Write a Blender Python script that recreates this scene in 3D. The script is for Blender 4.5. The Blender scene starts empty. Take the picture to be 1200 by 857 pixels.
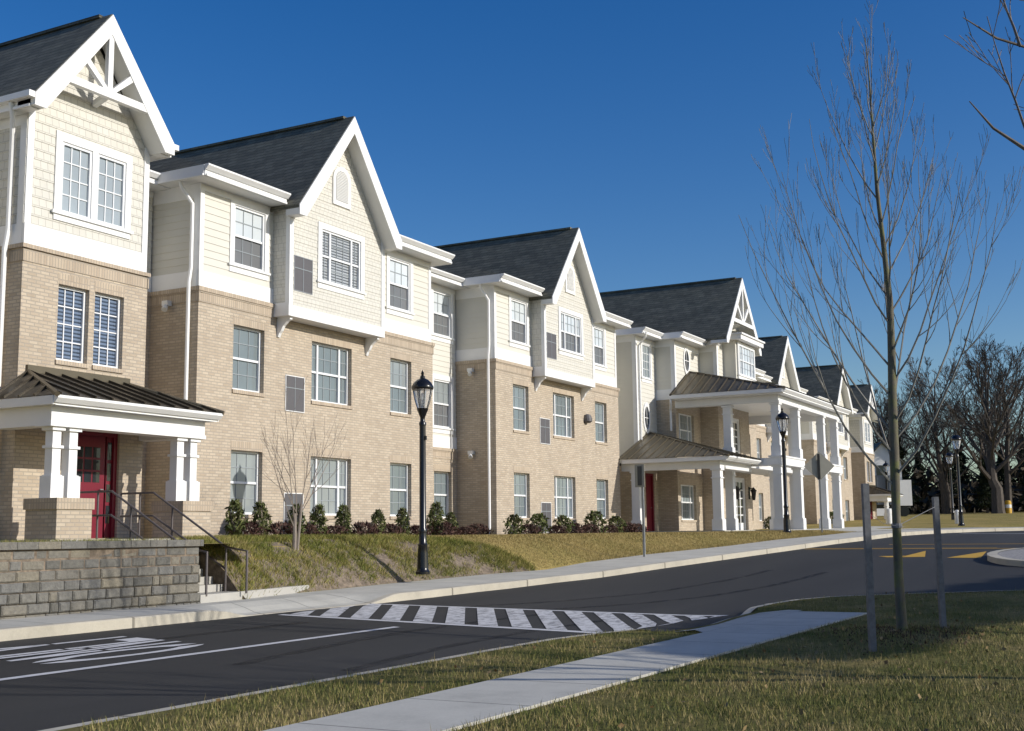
import bpy, math, random
import numpy as np
from mathutils import Vector, Matrix
random.seed(7); rng = np.random.default_rng(7)
S = bpy.context.scene
col = S.collection
# ------------------------------------------------------------------ camera
# X runs along the facade (away from the camera), Y into the building, Z up; eye level is z = 0
cam_d = bpy.data.cameras.new("camera"); cam = bpy.data.objects.new("camera", cam_d); col.objects.link(cam)
cam_d.sensor_width = 36; cam_d.lens = 36*1428.73/1200; cam_d.clip_start = .1; cam_d.clip_end = 6000
YAW, PIT, ROL = math.radians(28.438), math.radians(7.8457), math.radians(.662)
fw = Vector((math.cos(YAW), math.sin(YAW), 0)); rt = Vector((math.sin(YAW), -math.cos(YAW), 0)); up = Vector((0, 0, 1))
F_ = fw*math.cos(PIT)+up*math.sin(PIT); U_ = up*math.cos(PIT)-fw*math.sin(PIT)
R2 = rt*math.cos(ROL)-U_*math.sin(ROL); U2 = rt*math.sin(ROL)+U_*math.cos(ROL)
M = Matrix((R2, U2, -F_)).transposed().to_4x4(); M.translation = (-22.472, -19.932, 0)
cam.matrix_world = M
S.camera = cam
# ------------------------------------------------------------------ sky, sun, exposure
SUN = Vector((.17, -.91, .40)).normalized()      # towards the sun
elev = math.asin(SUN.z); azim = math.atan2(SUN.x, SUN.y)
W = bpy.data.worlds.new("World"); S.world = W; W.use_nodes = True
nt = W.node_tree; bg = nt.nodes["Background"]
sky = nt.nodes.new("ShaderNodeTexSky"); sky.sky_type = 'NISHITA'; sky.sun_disc = False
sky.sun_elevation = elev; sky.sun_rotation = azim % (2*math.pi); sky.altitude = 0; sky.air_density = 1.0; sky.dust_density = .8; sky.ozone_density = 2.5
hs = nt.nodes.new("ShaderNodeHueSaturation"); hs.inputs["Hue"].default_value = .513; hs.inputs["Saturation"].default_value = 1.42; hs.inputs["Value"].default_value = .95
nt.links.new(sky.outputs[0], hs.inputs["Color"]); nt.links.new(hs.outputs[0], bg.inputs[0]); bg.inputs[1].default_value = .122
sl = bpy.data.lights.new("sun", 'SUN'); sl.energy = 4.15; sl.angle = math.radians(.5); sl.color = (1, .95, .87)
so = bpy.data.objects.new("sun", sl); col.objects.link(so); so.rotation_euler = (-SUN).to_track_quat('-Z', 'Y').to_euler()
so.location = (0, -60, 60)
vs = S.view_settings; vs.view_transform = 'Standard'; vs.look = 'None'; vs.gamma = 1; vs.exposure = 0.0; vs.use_curve_mapping = False

# ------------------------------------------------------------------ materials
def new_mat(name):
    m = bpy.data.materials.new(name); m.use_nodes = True
    return m, m.node_tree.nodes, m.node_tree.links, m.node_tree.nodes["Principled BSDF"]
def ramp(N, L, src, stops):
    r = N.new("ShaderNodeValToRGB"); e = r.color_ramp.elements
    e[0].position, e[0].color = stops[0][0], (*stops[0][1], 1); e[1].position, e[1].color = stops[-1][0], (*stops[-1][1], 1)
    for p, c in stops[1:-1]:
        x = e.new(p); x.color = (*c, 1)
    L.new(src, r.inputs[0]); return r.outputs[0]
def noise(N, L, scale, detail=4, rough=.6, vec=None):
    n = N.new("ShaderNodeTexNoise"); n.inputs["Scale"].default_value = scale; n.inputs["Detail"].default_value = detail; n.inputs["Roughness"].default_value = rough
    if vec: L.new(vec, n.inputs["Vector"])
    return n.outputs["Fac"]
def pos(N): return N.new("ShaderNodeNewGeometry").outputs["Position"]
def mapping(N, L, vec, scale):
    m = N.new("ShaderNodeMapping"); m.inputs["Scale"].default_value = scale; L.new(vec, m.inputs["Vector"]); return m.outputs[0]
def bump(N, L, B, h, strength=.3, dist=.02):
    b = N.new("ShaderNodeBump"); b.inputs["Strength"].default_value = strength; b.inputs["Distance"].default_value = dist
    L.new(h, b.inputs["Height"]); L.new(b.outputs[0], B.inputs["Normal"])
def mixc(N, L, f, a, b, mode='MIX'):
    m = N.new("ShaderNodeMix"); m.data_type = 'RGBA'; m.blend_type = mode
    for i, v in ((0, f), (6, a), (7, b)):
        if hasattr(v, 'is_output'): L.new(v, m.inputs[i])
        elif i == 0: m.inputs[0].default_value = v
        else: m.inputs[i].default_value = (*v, 1)
    return m.outputs[2]
def simple(name, c, rough=.6, var=.08, scale=3., metal=0., bmp=0., bscale=40):
    m, N, L, B = new_mat(name)
    p = pos(N); f = noise(N, L, scale, 5, .65, p)
    cc = ramp(N, L, f, [(.3, tuple(x*(1-var) for x in c)), (.7, tuple(min(1, x*(1+var)) for x in c))])
    L.new(cc, B.inputs["Base Color"]); B.inputs["Roughness"].default_value = rough; B.inputs["Metallic"].default_value = metal
    if bmp: bump(N, L, B, noise(N, L, bscale, 3, .6, p), bmp, .01)
    return m
def wallvec(N, L):          # (x+y, z) so that front and side walls share one mapping
    s = N.new("ShaderNodeSeparateXYZ"); L.new(pos(N), s.inputs[0])
    a = N.new("ShaderNodeMath"); a.operation = 'ADD'; L.new(s.outputs[0], a.inputs[0]); L.new(s.outputs[1], a.inputs[1])
    c = N.new("ShaderNodeCombineXYZ"); L.new(a.outputs[0], c.inputs[0]); L.new(s.outputs[2], c.inputs[1])
    return c.outputs[0], a.outputs[0], s.outputs[2]
def brick_mat(name, c1, c2, mort, w, h, m_, off=.5, bstr=.5, var=.10, rough=.85):
    m, N, L, B = new_mat(name)
    v, _, _ = wallvec(N, L)
    t = N.new("ShaderNodeTexBrick"); L.new(v, t.inputs["Vector"]); t.offset = off
    t.inputs["Scale"].default_value = 1; t.inputs["Brick Width"].default_value = w; t.inputs["Row Height"].default_value = h
    t.inputs["Mortar Size"].default_value = m_; t.inputs["Mortar Smooth"].default_value = .2; t.inputs["Bias"].default_value = 0
    t.inputs["Color1"].default_value = (*c1, 1); t.inputs["Color2"].default_value = (*c2, 1); t.inputs["Mortar"].default_value = (*mort, 1)
    f = noise(N, L, .9, 5, .7, pos(N))
    f2 = noise(N, L, 1.6, 5, .7, mapping(N, L, pos(N), (1.4, 1.4, .18)))
    fa = N.new('ShaderNodeMath'); fa.operation = 'MULTIPLY_ADD'; fa.inputs[1].default_value = .5; L.new(f2, fa.inputs[0]); fb = N.new('ShaderNodeMath'); fb.operation = 'MULTIPLY'; fb.inputs[1].default_value = .5; L.new(f, fb.inputs[0]); L.new(fb.outputs[0], fa.inputs[2])
    sh = ramp(N, L, fa.outputs[0], [(.32, (1-var,)*3), (.68, (1+var,)*3)])
    L.new(mixc(N, L, 1., t.outputs["Color"], sh, 'MULTIPLY'), B.inputs["Base Color"]); B.inputs["Roughness"].default_value = rough
    inv = N.new("ShaderNodeMath"); inv.operation = 'SUBTRACT'; inv.inputs[0].default_value = 1; L.new(t.outputs["Fac"], inv.inputs[1])
    bump(N, L, B, inv.outputs[0], bstr, .012)
    return m
MT = {}
MT['brick'] = brick_mat('tan_brick', (.545, .46, .35), (.43, .35, .26), (.375, .325, .265), .205, .07, .011)
MT['soldier'] = brick_mat('tan_soldier_brick', (.525, .435, .325), (.43, .345, .255), (.37, .315, .25), .07, .212, .011, off=0)
MT['shake'] = brick_mat('cream_shake', (.65, .63, .565), (.615, .595, .53), (.46, .445, .395), .17, .19, .008, off=.37, bstr=.35, var=.04, rough=.7)
MT['siding'] = simple('cream_siding', (.65, .63, .56), .6, .03, 1.2)
MT['white'] = simple('white_trim', (.80, .80, .79), .5, .03, 2)
MT['soffit'] = simple('white_soffit', (.72, .72, .70), .6, .03, 2)
MT['vinyl'] = simple('white_window_frame', (.78, .79, .80), .4, .02, 2)
MT['muntin'] = simple('grey_muntin', (.30, .33, .345), .4, .02, 2)
MT['screenframe'] = simple('dark_screen_frame', (.12, .11, .11), .5, .05)
MT['red'] = simple('red_door_paint', (.17, .008, .023), .4, .05, 2)
MT['black'] = simple('black_gloss_paint', (.010, .010, .011), .25, .1, 4)
MT['rail'] = simple('brown_steel', (.10, .085, .085), .45, .1, 6)
MT['galv'] = simple('galvanised_steel', (.33, .34, .35), .45, .12, 9, .6)
MT['signback'] = simple('sign_back_aluminium', (.36, .34, .28), .55, .05, 4, .2)
MT['signdark'] = simple('dark_channel_post', (.06, .06, .055), .5, .1, 6)
MT['orange'] = simple('orange_sign', (.7, .18, .01), .5, .03)
MT['grille'] = simple('grey_grille', (.105, .10, .105), .5, .06, 8)
MT['concrete'] = simple('concrete', (.42, .405, .37), .9, .10, 1.6, bmp=.25, bscale=60)
MT['stakewood'] = simple('weathered_stake', (.16, .16, .165), .8, .25, 14, bmp=.3)
MT['bluegrey'] = simple('blue_grey_panel', (.16, .185, .22), .5, .05, .6)
MT['gravel'] = simple('gravel', (.28, .27, .26), .95, .55, 22, bmp=1., bscale=26)
MT['mulch'] = simple('mulch', (.185, .145, .105), .95, .55, 9, bmp=.8, bscale=30)
MT['yellow'] = None
def glass(name, c, stripes=False, rough=.07):
    m, N, L, B = new_mat(name)
    _, u, z = wallvec(N, L)
    if stripes:
        w = N.new("ShaderNodeMath"); w.operation = 'FRACT'; mm = N.new("ShaderNodeMath"); mm.operation = 'MULTIPLY'; mm.inputs[1].default_value = 13.
        L.new(z, mm.inputs[0]); L.new(mm.outputs[0], w.inputs[0])
        cc = ramp(N, L, w.outputs[0], [(.30, tuple(x*.25 for x in c)), (.52, c), (.9, c), (1., tuple(x*.3 for x in c))])
    else:
        f = noise(N, L, .7, 3, .5, pos(N))
        cc = ramp(N, L, f, [(.3, tuple(x*.86 for x in c)), (.7, tuple(x*1.1 for x in c))])
    L.new(cc, B.inputs["Base Color"]); B.inputs["Roughness"].default_value = rough; B.inputs["Specular IOR Level"].default_value = .5
    bump(N, L, B, noise(N, L, 1.3, 2, .5, pos(N)), .05, .05)
    return m
MT['pane'] = glass('pane_blind_grey', (.235, .275, .285))
MT['pane_b'] = glass('pane_blind_shade', (.19, .225, .235))
MT['pane_c'] = glass('pane_blind_pale', (.285, .315, .32))
MT['pane_mid'] = glass('pane_pale_curtain', (.36, .41, .44))
MT['pane_lit'] = glass('pane_white_blind', (.60, .65, .68))
MT['pane_screen'] = glass('pane_behind_screen', (.165, .17, .175), rough=.35)
MT['pane_blue'] = glass('pane_dark_slats', (.16, .21, .30), True)
MT['pane_slat'] = glass('pane_grey_slats', (.42, .44, .45), True)
MT['pane_dark'] = glass('pane_dark', (.025, .03, .035), rough=.03)
def lampglass():
    m, N, L, B = new_mat('lamp_glass')
    B.inputs["Base Color"].default_value = (.9, .9, .9, 1); B.inputs["Roughness"].default_value = .12
    B.inputs["Transmission Weight"].default_value = .75; B.inputs["IOR"].default_value = 1.2
    return m
MT['lampglass'] = lampglass()
def roof_mat():
    m, N, L, B = new_mat('dark_asphalt_shingle')
    v, _, _ = wallvec(N, L)
    t = N.new("ShaderNodeTexBrick"); L.new(v, t.inputs["Vector"]); t.offset = .43
    t.inputs["Scale"].default_value = 1; t.inputs["Brick Width"].default_value = .33; t.inputs["Row Height"].default_value = .115; t.inputs["Mortar Size"].default_value = .008
    t.inputs["Color1"].default_value = (.112, .110, .086, 1); t.inputs["Color2"].default_value = (.162, .158, .122, 1); t.inputs["Mortar"].default_value = (.05, .05, .045, 1)
    f = noise(N, L, 1., 6, .75, mapping(N, L, pos(N), (1.2, 1.2, 4.5)))
    sh = ramp(N, L, f, [(.3, (.60, .66, .66)), (.5, (1, 1, 1)), (.72, (1.5, 1.45, 1.35))])
    L.new(mixc(N, L, 1., t.outputs["Color"], sh, 'MULTIPLY'), B.inputs["Base Color"]); B.inputs["Roughness"].default_value = .9
    inv = N.new("ShaderNodeMath"); inv.operation = 'SUBTRACT'; inv.inputs[0].default_value = 1; L.new(t.outputs["Fac"], inv.inputs[1])
    bump(N, L, B, inv.outputs[0], .6, .012)
    return m
MT['roof'] = roof_mat()
MT['bronze'] = simple('bronze_metal_roof', (.125, .105, .07), .38, .10, 1.5, .35)
MT['bronzedark'] = simple('dark_bronze_metal_roof', (.060, .050, .036), .35, .10, 1.5, .35)
def asphalt():
    m, N, L, B = new_mat('asphalt'); p = pos(N)
    a = noise(N, L, 70, 4, .8, p); b = noise(N, L, .35, 6, .6, mapping(N, L, p, (.22, 1.7, 1)))
    c = ramp(N, L, a, [(.3, (.010, .0098, .0092)), (.7, (.029, .0283, .027))])
    d = ramp(N, L, b, [(.3, (.62, .62, .63)), (.52, (1, 1, 1)), (.72, (1.5, 1.48, 1.44))])
    v = N.new("ShaderNodeTexVoronoi"); v.feature = 'DISTANCE_TO_EDGE'; v.inputs["Scale"].default_value = .17; L.new(p, v.inputs["Vector"])
    cr = ramp(N, L, v.outputs["Distance"], [(.0, (.55, .55, .55)), (.006, (1, 1, 1))])
    L.new(mixc(N, L, 1., c, d, 'MULTIPLY'), B.inputs["Base Color"]); B.inputs["Roughness"].default_value = .82
    bump(N, L, B, a, .35, .008); return m
MT['asphalt'] = asphalt()
def paint(name, c, worn):
    m, N, L, B = new_mat(name); p = pos(N)
    a = noise(N, L, 3.0, 8, .75, mapping(N, L, p, (1, 3.0, 1)))
    cc = ramp(N, L, a, [(worn-.06, (.12, .12, .125)), (worn+.05, tuple(x*.85 for x in c)), (.62, c)])
    L.new(cc, B.inputs["Base Color"]); B.inputs["Roughness"].default_value = .7; return m
MT['paint'] = paint('white_road_paint', (.60, .60, .61), .35)
MT['paintworn'] = paint('worn_white_road_paint', (.60, .60, .61), .45)
MT['yellow'] = paint('yellow_road_paint', (.62, .36, .03), .30)
def pavement(name, base, joint):
    m, N, L, B = new_mat(name); p = pos(N)
    a = noise(N, L, 1.1, 6, .7, p); b = noise(N, L, 45, 3, .7, p)
    c = ramp(N, L, a, [(.25, tuple(x*.66 for x in base)), (.45, tuple(x*.92 for x in base)), (.7, tuple(x*1.1 for x in base))])
    c = mixc(N, L, .25, c, ramp(N, L, b, [(.3, tuple(x*.7 for x in base)), (.7, tuple(x*1.15 for x in base))]))
    s = N.new("ShaderNodeSeparateXYZ"); L.new(p, s.inputs[0])
    d = N.new("ShaderNodeMath"); d.operation = 'MULTIPLY'; d.inputs[1].default_value = 1/joint; L.new(s.outputs[0], d.inputs[0])
    f = N.new("ShaderNodeMath"); f.operation = 'FRACT'; L.new(d.outputs[0], f.inputs[0])
    j = ramp(N, L, f.outputs[0], [(.0, (.42,)*3), (.014, (.42,)*3), (.022, (1, 1, 1))])
    L.new(mixc(N, L, 1., c, j, 'MULTIPLY'), B.inputs["Base Color"]); B.inputs["Roughness"].default_value = .9
    bump(N, L, B, b, .2, .006); return m
MT['walk'] = pavement('sidewalk_concrete', (.50, .485, .43), 1.5)
MT['kerb'] = pavement('kerb_concrete', (.49, .45, .365), 3.05)
def lawn_mat(name, stops, s1, s2):
    m, N, L, B = new_mat(name); p = pos(N)
    a = noise(N, L, s1, 6, .7, p); b = noise(N, L, s2, 5, .8, p)
    c = ramp(N, L, a, stops)
    k = ramp(N, L, b, [(.25, (.45, .45, .42)), (.5, (1, 1, 1)), (.75, (1.45, 1.4, 1.3))])
    L.new(mixc(N, L, 1., c, k, 'MULTIPLY'), B.inputs["Base Color"]); B.inputs["Roughness"].default_value = .95
    B.inputs["Specular IOR Level"].default_value = .1
    bump(N, L, B, b, .8, .04); return m
MT['lawn_tan'] = lawn_mat('dormant_lawn', [(.3, (.20, .18, .055)), (.5, (.30, .24, .085)), (.7, (.40, .295, .12))], .35, 12)
MT['lawn_green'] = lawn_mat('near_lawn', [(.3, (.08, .09, .024)), (.5, (.155, .14, .047)), (.7, (.25, .195, .085))], .7, 14)
def blade_mat(name, stops, s1):
    m, N, L, B = new_mat(name); g = N.new("ShaderNodeNewGeometry")
    a = noise(N, L, s1, 5, .7, g.outputs["Position"])
    ad = N.new("ShaderNodeMath"); ad.operation = 'MULTIPLY_ADD'; ad.inputs[1].default_value = .45; L.new(g.outputs["Random Per Island"], ad.inputs[0])
    sb = N.new("ShaderNodeMath"); sb.operation = 'SUBTRACT'; sb.inputs[1].default_value = .22; L.new(a, sb.inputs[0]); L.new(sb.outputs[0], ad.inputs[2])
    L.new(ramp(N, L, ad.outputs[0], stops), B.inputs["Base Color"]); B.inputs["Roughness"].default_value = .7; B.inputs["Specular IOR Level"].default_value = .2
    return m
MT['blade'] = blade_mat('grass_blades', [(.2, (.07, .092, .02)), (.42, (.15, .16, .04)), (.6, (.28, .225, .09)), (.8, (.42, .335, .17))], .7)
MT['blade_tan'] = blade_mat('tan_grass_blades', [(.2, (.19, .17, .06)), (.45, (.31, .24, .095)), (.8, (.44, .34, .15))], .5)
MT['liriope'] = blade_mat('ground_cover_blades', [(.2, (.085, .115, .022)), (.44, (.19, .205, .042)), (.62, (.31, .27, .08)), (.85, (.42, .33, .16))], .8)
MT['shrub'] = blade_mat('shrub_leaves', [(.2, (.045, .062, .018)), (.5, (.095, .115, .036)), (.8, (.18, .18, .07))], 3)
MT['barberry'] = blade_mat('barberry_twigs', [(.2, (.035, .018, .018)), (.5, (.075, .038, .032)), (.8, (.12, .07, .05))], 3)
MT['leaf'] = blade_mat('dry_leaves', [(.2, (.10, .06, .03)), (.5, (.20, .13, .06)), (.8, (.34, .25, .13))], 5)
MT['needles'] = blade_mat('evergreen_needles', [(.2, (.012, .020, .010)), (.5, (.024, .036, .016)), (.8, (.05, .058, .026))], .6)
MT['brush'] = blade_mat('woodland_brush', [(.2, (.025, .021, .014)), (.5, (.055, .046, .032)), (.8, (.11, .09, .065))], .3)
def bark(name, c, moss=None):
    m, N, L, B = new_mat(name); p = pos(N)
    a = noise(N, L, 9, 6, .7, mapping(N, L, p, (1, 1, .3)))
    cc = ramp(N, L, a, [(.3, tuple(x*.6 for x in c)), (.7, tuple(x*1.35 for x in c))])
    if moss:
        cc = mixc(N, L, ramp(N, L, noise(N, L, 3, 5, .7, p), [(.46, (0, 0, 0)), (.64, (.75, .75, .75))]), cc, moss)
    L.new(cc, B.inputs["Base Color"]); B.inputs["Roughness"].default_value = .9; bump(N, L, B, a, .6, .01); return m
MT['bark_moss'] = bark('mossy_bark', (.13, .115, .085), (.15, .17, .04))
MT['bark'] = bark('grey_brown_bark', (.17, .145, .12))
MT['bark_grey'] = bark('grey_twig_bark', (.23, .22, .195))
MT['bark_far'] = bark('dark_far_bark', (.085, .07, .058))
MT['bark_pale'] = bark('pale_young_bark', (.25, .21, .175))
def stone():
    m, N, L, B = new_mat('wall_block'); g = N.new("ShaderNodeNewGeometry"); p = g.outputs["Position"]
    c = ramp(N, L, g.outputs["Random Per Island"], [(0, (.125, .12, .105)), (.3, (.185, .175, .15)), (.5, (.165, .162, .15)), (.75, (.225, .20, .15)), (1., (.15, .147, .138))])
    a = noise(N, L, 14, 6, .75, p)
    c = mixc(N, L, 1., c, ramp(N, L, a, [(.3, (.7, .7, .7)), (.7, (1.3, 1.3, 1.3))]), 'MULTIPLY')
    L.new(c, B.inputs["Base Color"]); B.inputs["Roughness"].default_value = .95; bump(N, L, B, a, .9, .03); return m
MT['stone'] = stone()

# ------------------------------------------------------------------ mesh helpers
IDT = lambda x, y, z: (x, y, z)
class MB:
    tf = staticmethod(IDT)
    def __init__(s): s.v = []; s.f = []
    def poly(s, pts, tf=None):
        t = tf or MB.tf; b = len(s.v); s.v += [t(*p) for p in pts]; s.f.append(tuple(range(b, b+len(pts))))
    def box(s, x0, x1, y0, y1, z0, z1, F=None):
        F = F or IDT; c = [F(x, y, z) for z in (z0, z1) for y in (y0, y1) for x in (x0, x1)]
        b = len(s.v); s.v += [MB.tf(*p) for p in c]
        for q in ((0, 1, 3, 2), (4, 6, 7, 5), (0, 4, 5, 1), (2, 3, 7, 6), (0, 2, 6, 4), (1, 5, 7, 3)): s.f.append(tuple(b+i for i in q))
    def fbox(s, F, u0, u1, v0, v1, n0, n1):       # box in a wall frame F(u, v, n)
        s.box(u0, u1, v0, v1, n0, n1, F)
    def prism(s, pts, off):                        # planar outline swept by off
        b = len(s.v); n = len(pts); o = Vector(off)
        s.v += [MB.tf(*p) for p in pts]+[MB.tf(*(Vector(p)+o)) for p in pts]
        s.f.append(tuple(range(b, b+n))); s.f.append(tuple(b+n+i for i in reversed(range(n))))
        for i in range(n): j = (i+1) % n; s.f.append((b+i, b+j, b+n+j, b+n+i))
    def tube(s, pts, rads, n=8, cap=True):
        pts = [Vector(MB.tf(*p)) for p in pts]; b = len(s.v)
        if not hasattr(rads, '__len__'): rads = [rads]*len(pts)
        prev = None
        for i, p in enumerate(pts):
            d = (pts[min(i+1, len(pts)-1)]-pts[max(i-1, 0)]).normalized()
            a = prev if prev is not None else (Vector((0, 0, 1)) if abs(d.z) < .9 else Vector((1, 0, 0)))
            a = (a-d*a.dot(d)).normalized(); prev = a; c = d.cross(a)
            for k in range(n):
                t = 2*math.pi*k/n; s.v.append(tuple(p+(a*math.cos(t)+c*math.sin(t))*rads[i]))
        for i in range(len(pts)-1):
            for k in range(n):
                k2 = (k+1) % n; s.f.append((b+i*n+k, b+i*n+k2, b+(i+1)*n+k2, b+(i+1)*n+k))
        if cap:
            s.f.append(tuple(b+k for k in reversed(range(n)))); e = b+(len(pts)-1)*n; s.f.append(tuple(e+k for k in range(n)))
    def lathe(s, c, prof, n=20, sq=1.):            # prof: (r, z)
        s.tube([(c[0], c[1], c[2]+z) for r, z in prof], [max(r, .0005) for r, z in prof], n)
    def build(s, name, mat, parent=None, smooth=False):
        me = bpy.data.meshes.new(name); me.from_pydata(s.v, [], s.f)
        me.materials.append(MT[mat] if isinstance(mat, str) else mat)
        if smooth:
            me.shade_smooth()
            try: me.set_sharp_from_angle(angle=math.radians(40))
            except Exception: pass
        o = bpy.data.objects.new(name, me); col.objects.link(o)
        if parent is not None: o.parent = parent
        return o
def tag(o, label=None, cat=None, group=None, kind=None):
    if label: o['label'] = label
    if cat: o['category'] = cat
    if group: o['group'] = group
    if kind: o['kind'] = kind
    return o
def thing(name, label, cat, loc=(0, 0, 0), group=None):
    o = bpy.data.objects.new(name, None); col.objects.link(o); o.location = loc; o.empty_display_size = .2
    return tag(o, label, cat, group)
def dup(root, loc, rz=0., scale=1., label=None):
    r = root.copy(); col.objects.link(r); r.location = loc; r.rotation_euler = (0, 0, rz); r.scale = (scale,)*3
    if label: r['label'] = label
    for ch in list(root.children):
        c = ch.copy(); col.objects.link(c); c.parent = r
        for g in list(ch.children):
            d = g.copy(); col.objects.link(d); d.parent = c
    return r
def npmesh(name, V, Fq, mat, parent=None):          # numpy triangles / quads
    me = bpy.data.meshes.new(name); k = Fq.shape[1]
    me.vertices.add(len(V)); me.vertices.foreach_set("co", V.astype(np.float32).ravel())
    me.loops.add(Fq.size); me.loops.foreach_set("vertex_index", Fq.astype(np.int32).ravel())
    me.polygons.add(len(Fq)); me.polygons.foreach_set("loop_start", np.arange(0, Fq.size, k, dtype=np.int32))
    me.update(calc_edges=True); me.materials.append(MT[mat])
    o = bpy.data.objects.new(name, me); col.objects.link(o)
    if parent is not None: o.parent = parent
    return o

# ------------------------------------------------------------------ terrain
KX = [-60, -4, -1, 2.5, 5.7, 12.5, 21, 29, 45, 60, 90, 200]; KZ = [-1.33, -1.3, -1.29, -1.24, -1.13, -.83, -.5, -.29, -.15, -.05, .1, .5]
def zr(X, Y):
    z = np.interp(X, KX, KZ)
    return z-.2*np.clip((-6.3-Y)/5.8, 0, 1)*np.clip((12-X)/12, 0, 1)
def sm(t): t = np.clip(t, 0, 1); return t*t*(3-2*t)
KERB = [(-60, -6.4), (-11.5, -6.4), (-7, -6.3), (-5.4, -6.22), (-2.65, -6.3), (-1, -6.24), (1, -6.26), (2.5, -6.36), (4.2, -6.6), (5.86, -6.96), (9.2, -7.48), (12.44, -8.12), (16.8, -8.7), (21.2, -9.25), (25, -9.55), (29.3, -9.8), (34, -9.95), (37.8, -10.3), (41.5, -11.2), (44.8, -12.9), (49, -15.8), (53, -19.5), (58, -27), (62, -40)]
BACK = [(-60, -5.0), (-11.5, -5.0), (-7, -4.97), (-5.4, -4.9), (-3.2, -4.4), (-1.4, -4.2), (.6, -4.1), (2.5, -4.08), (5, -4.3), (7, -4.95), (8.6, -5.36), (12, -5.85), (17.2, -6.6), (21.2, -7.15), (25, -7.6), (28.6, -8.0), (33.5, -8.0), (38.4, -8.1), (42.8, -8.8), (46.5, -10.6), (51, -13.8), (55.3, -17.9), (60.5, -26), (64.6, -40)]
def resample(P, n):
    P = np.array(P, float); s = np.linspace(0, len(P)-1, n); i = np.arange(len(P))
    return np.stack([np.interp(s, i, P[:, 0]), np.interp(s, i, P[:, 1])], 1)
def grid(name, rows, mat, kind='structure'):        # rows: list of (n,3) arrays
    V = np.concatenate(rows); n = len(rows[0]); m = len(rows); q = []
    for j in range(m-1):
        a = np.arange(n-1)+j*n; q.append(np.stack([a, a+1, a+1+n, a+n], 1))
    o = npmesh(name, V, np.concatenate(q), mat); tag(o, kind=kind)
    if mat in ('walk', 'kerb'): o.data.shade_flat()
    return o
def xyz(P, z): return np.column_stack([P, z])
NK = 231
K = resample(KERB, NK); Bk = resample(BACK, NK)
nrm = Bk-K; nrm /= np.linalg.norm(nrm, axis=1)[:, None]
zk = zr(K[:, 0], K[:, 1])
ramp_h = 1-.97*sm((K[:, 0]+7.4)/1.0)*sm((-2.0-K[:, 0])/1.2)      # dropped kerb at the crossing
kh = .15*ramp_h
K2 = K+nrm*.16
grid('kerb', [xyz(K, zk-.1), xyz(K+nrm*.004, zk+kh-.012), xyz(K+nrm*.02, zk+kh), xyz(K2, zk+kh+.002)], 'kerb')
zb = zk+.17
grid('sidewalk', [xyz(K2+(Bk-K2)*t, zk+kh+.002+(zb-zk-kh-.002)*sm(t/.55 if t < .55 else 1)) for t in (0, .12, .3, .55, .8, 1)], 'walk')
bx_, by_, bz_ = Bk[:, 0], Bk[:, 1], zb
def hland(X, Y):                                    # land on the building's side
    s = np.interp(X, bx_, by_); z0 = np.interp(X, bx_, bz_)
    top = np.interp(X, [-60, 20, 34, 46, 80, 120, 300], [-.08, -.06, -.02, .12, 1.0, 1.75, 2.2])
    L = np.interp(X, [-4, 6, 12, 18, 22], [1.55, 2.2, 3.4, 1.8, 1.5])
    t = np.clip((Y-s)/L, 0, 1)
    prof = np.where(X < 9, 1-(1-t)**1.9, sm(t))
    far = np.clip((X-46)/30, 0, 1)
    return z0+(top-z0)*prof*(1-far)+far*(top-z0)*np.clip((Y-s+6)/12, 0, 1)
Xs = np.concatenate([np.linspace(-4.97, 30, 186), np.linspace(30.4, 64.6, 60), np.linspace(66, 400, 50)])
def Sx(X): return np.interp(X, np.append(bx_, [66, 70, 400]), np.append(by_, [-60, -90, -200]))
offs = [-.01, .1, .2, .35, .5, .7, .9, 1.1, 1.3, 1.6, 2, 2.5, 3, 3.6, 4.3, 5, 6, 8, 12, 20, 40, 90, 220]
rows = []
for o_ in offs:
    Y = Sx(Xs)+o_; rows.append(np.column_stack([Xs, Y, hland(Xs, Y)-.006]))
grid('lawn', rows, 'lawn_tan')
g0 = [np.column_stack([np.linspace(-60, -3.9, 30), np.full(30, y), np.full(30, -.12)]) for y in (-4.85, -3, 0, 30, 120)]
grid('upper_lawn', g0, 'lawn_tan')
# big ground sheet to the horizon (sunk under the built area)
gx = np.concatenate([[-3000, -600, -150], np.linspace(-62, 130, 60), [200, 400, 900, 3000]]); gy = np.concatenate([[-3000, -800, -250, -120], np.linspace(-60, 60, 40), [120, 300, 900, 3000]])
rows = []
for y in gy:
    z = np.where((gx > -70) & (gx < 110) & (y > -70) & (y < 130), -2.4, np.where(gx > 100, 1.5, -1.6)); rows.append(np.column_stack([gx, np.full(len(gx), y), z]))
grid('ground', rows, 'lawn_tan')
# road
Xr = np.linspace(-60, 64, 160); rows = []
for y in list(np.linspace(-60, -13, 30))+list(np.linspace(-12.4, -5.9, 12)): rows.append(np.column_stack([Xr, np.full(160, y), zr(Xr, y)]))
grid('road', rows, 'asphalt')
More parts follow.
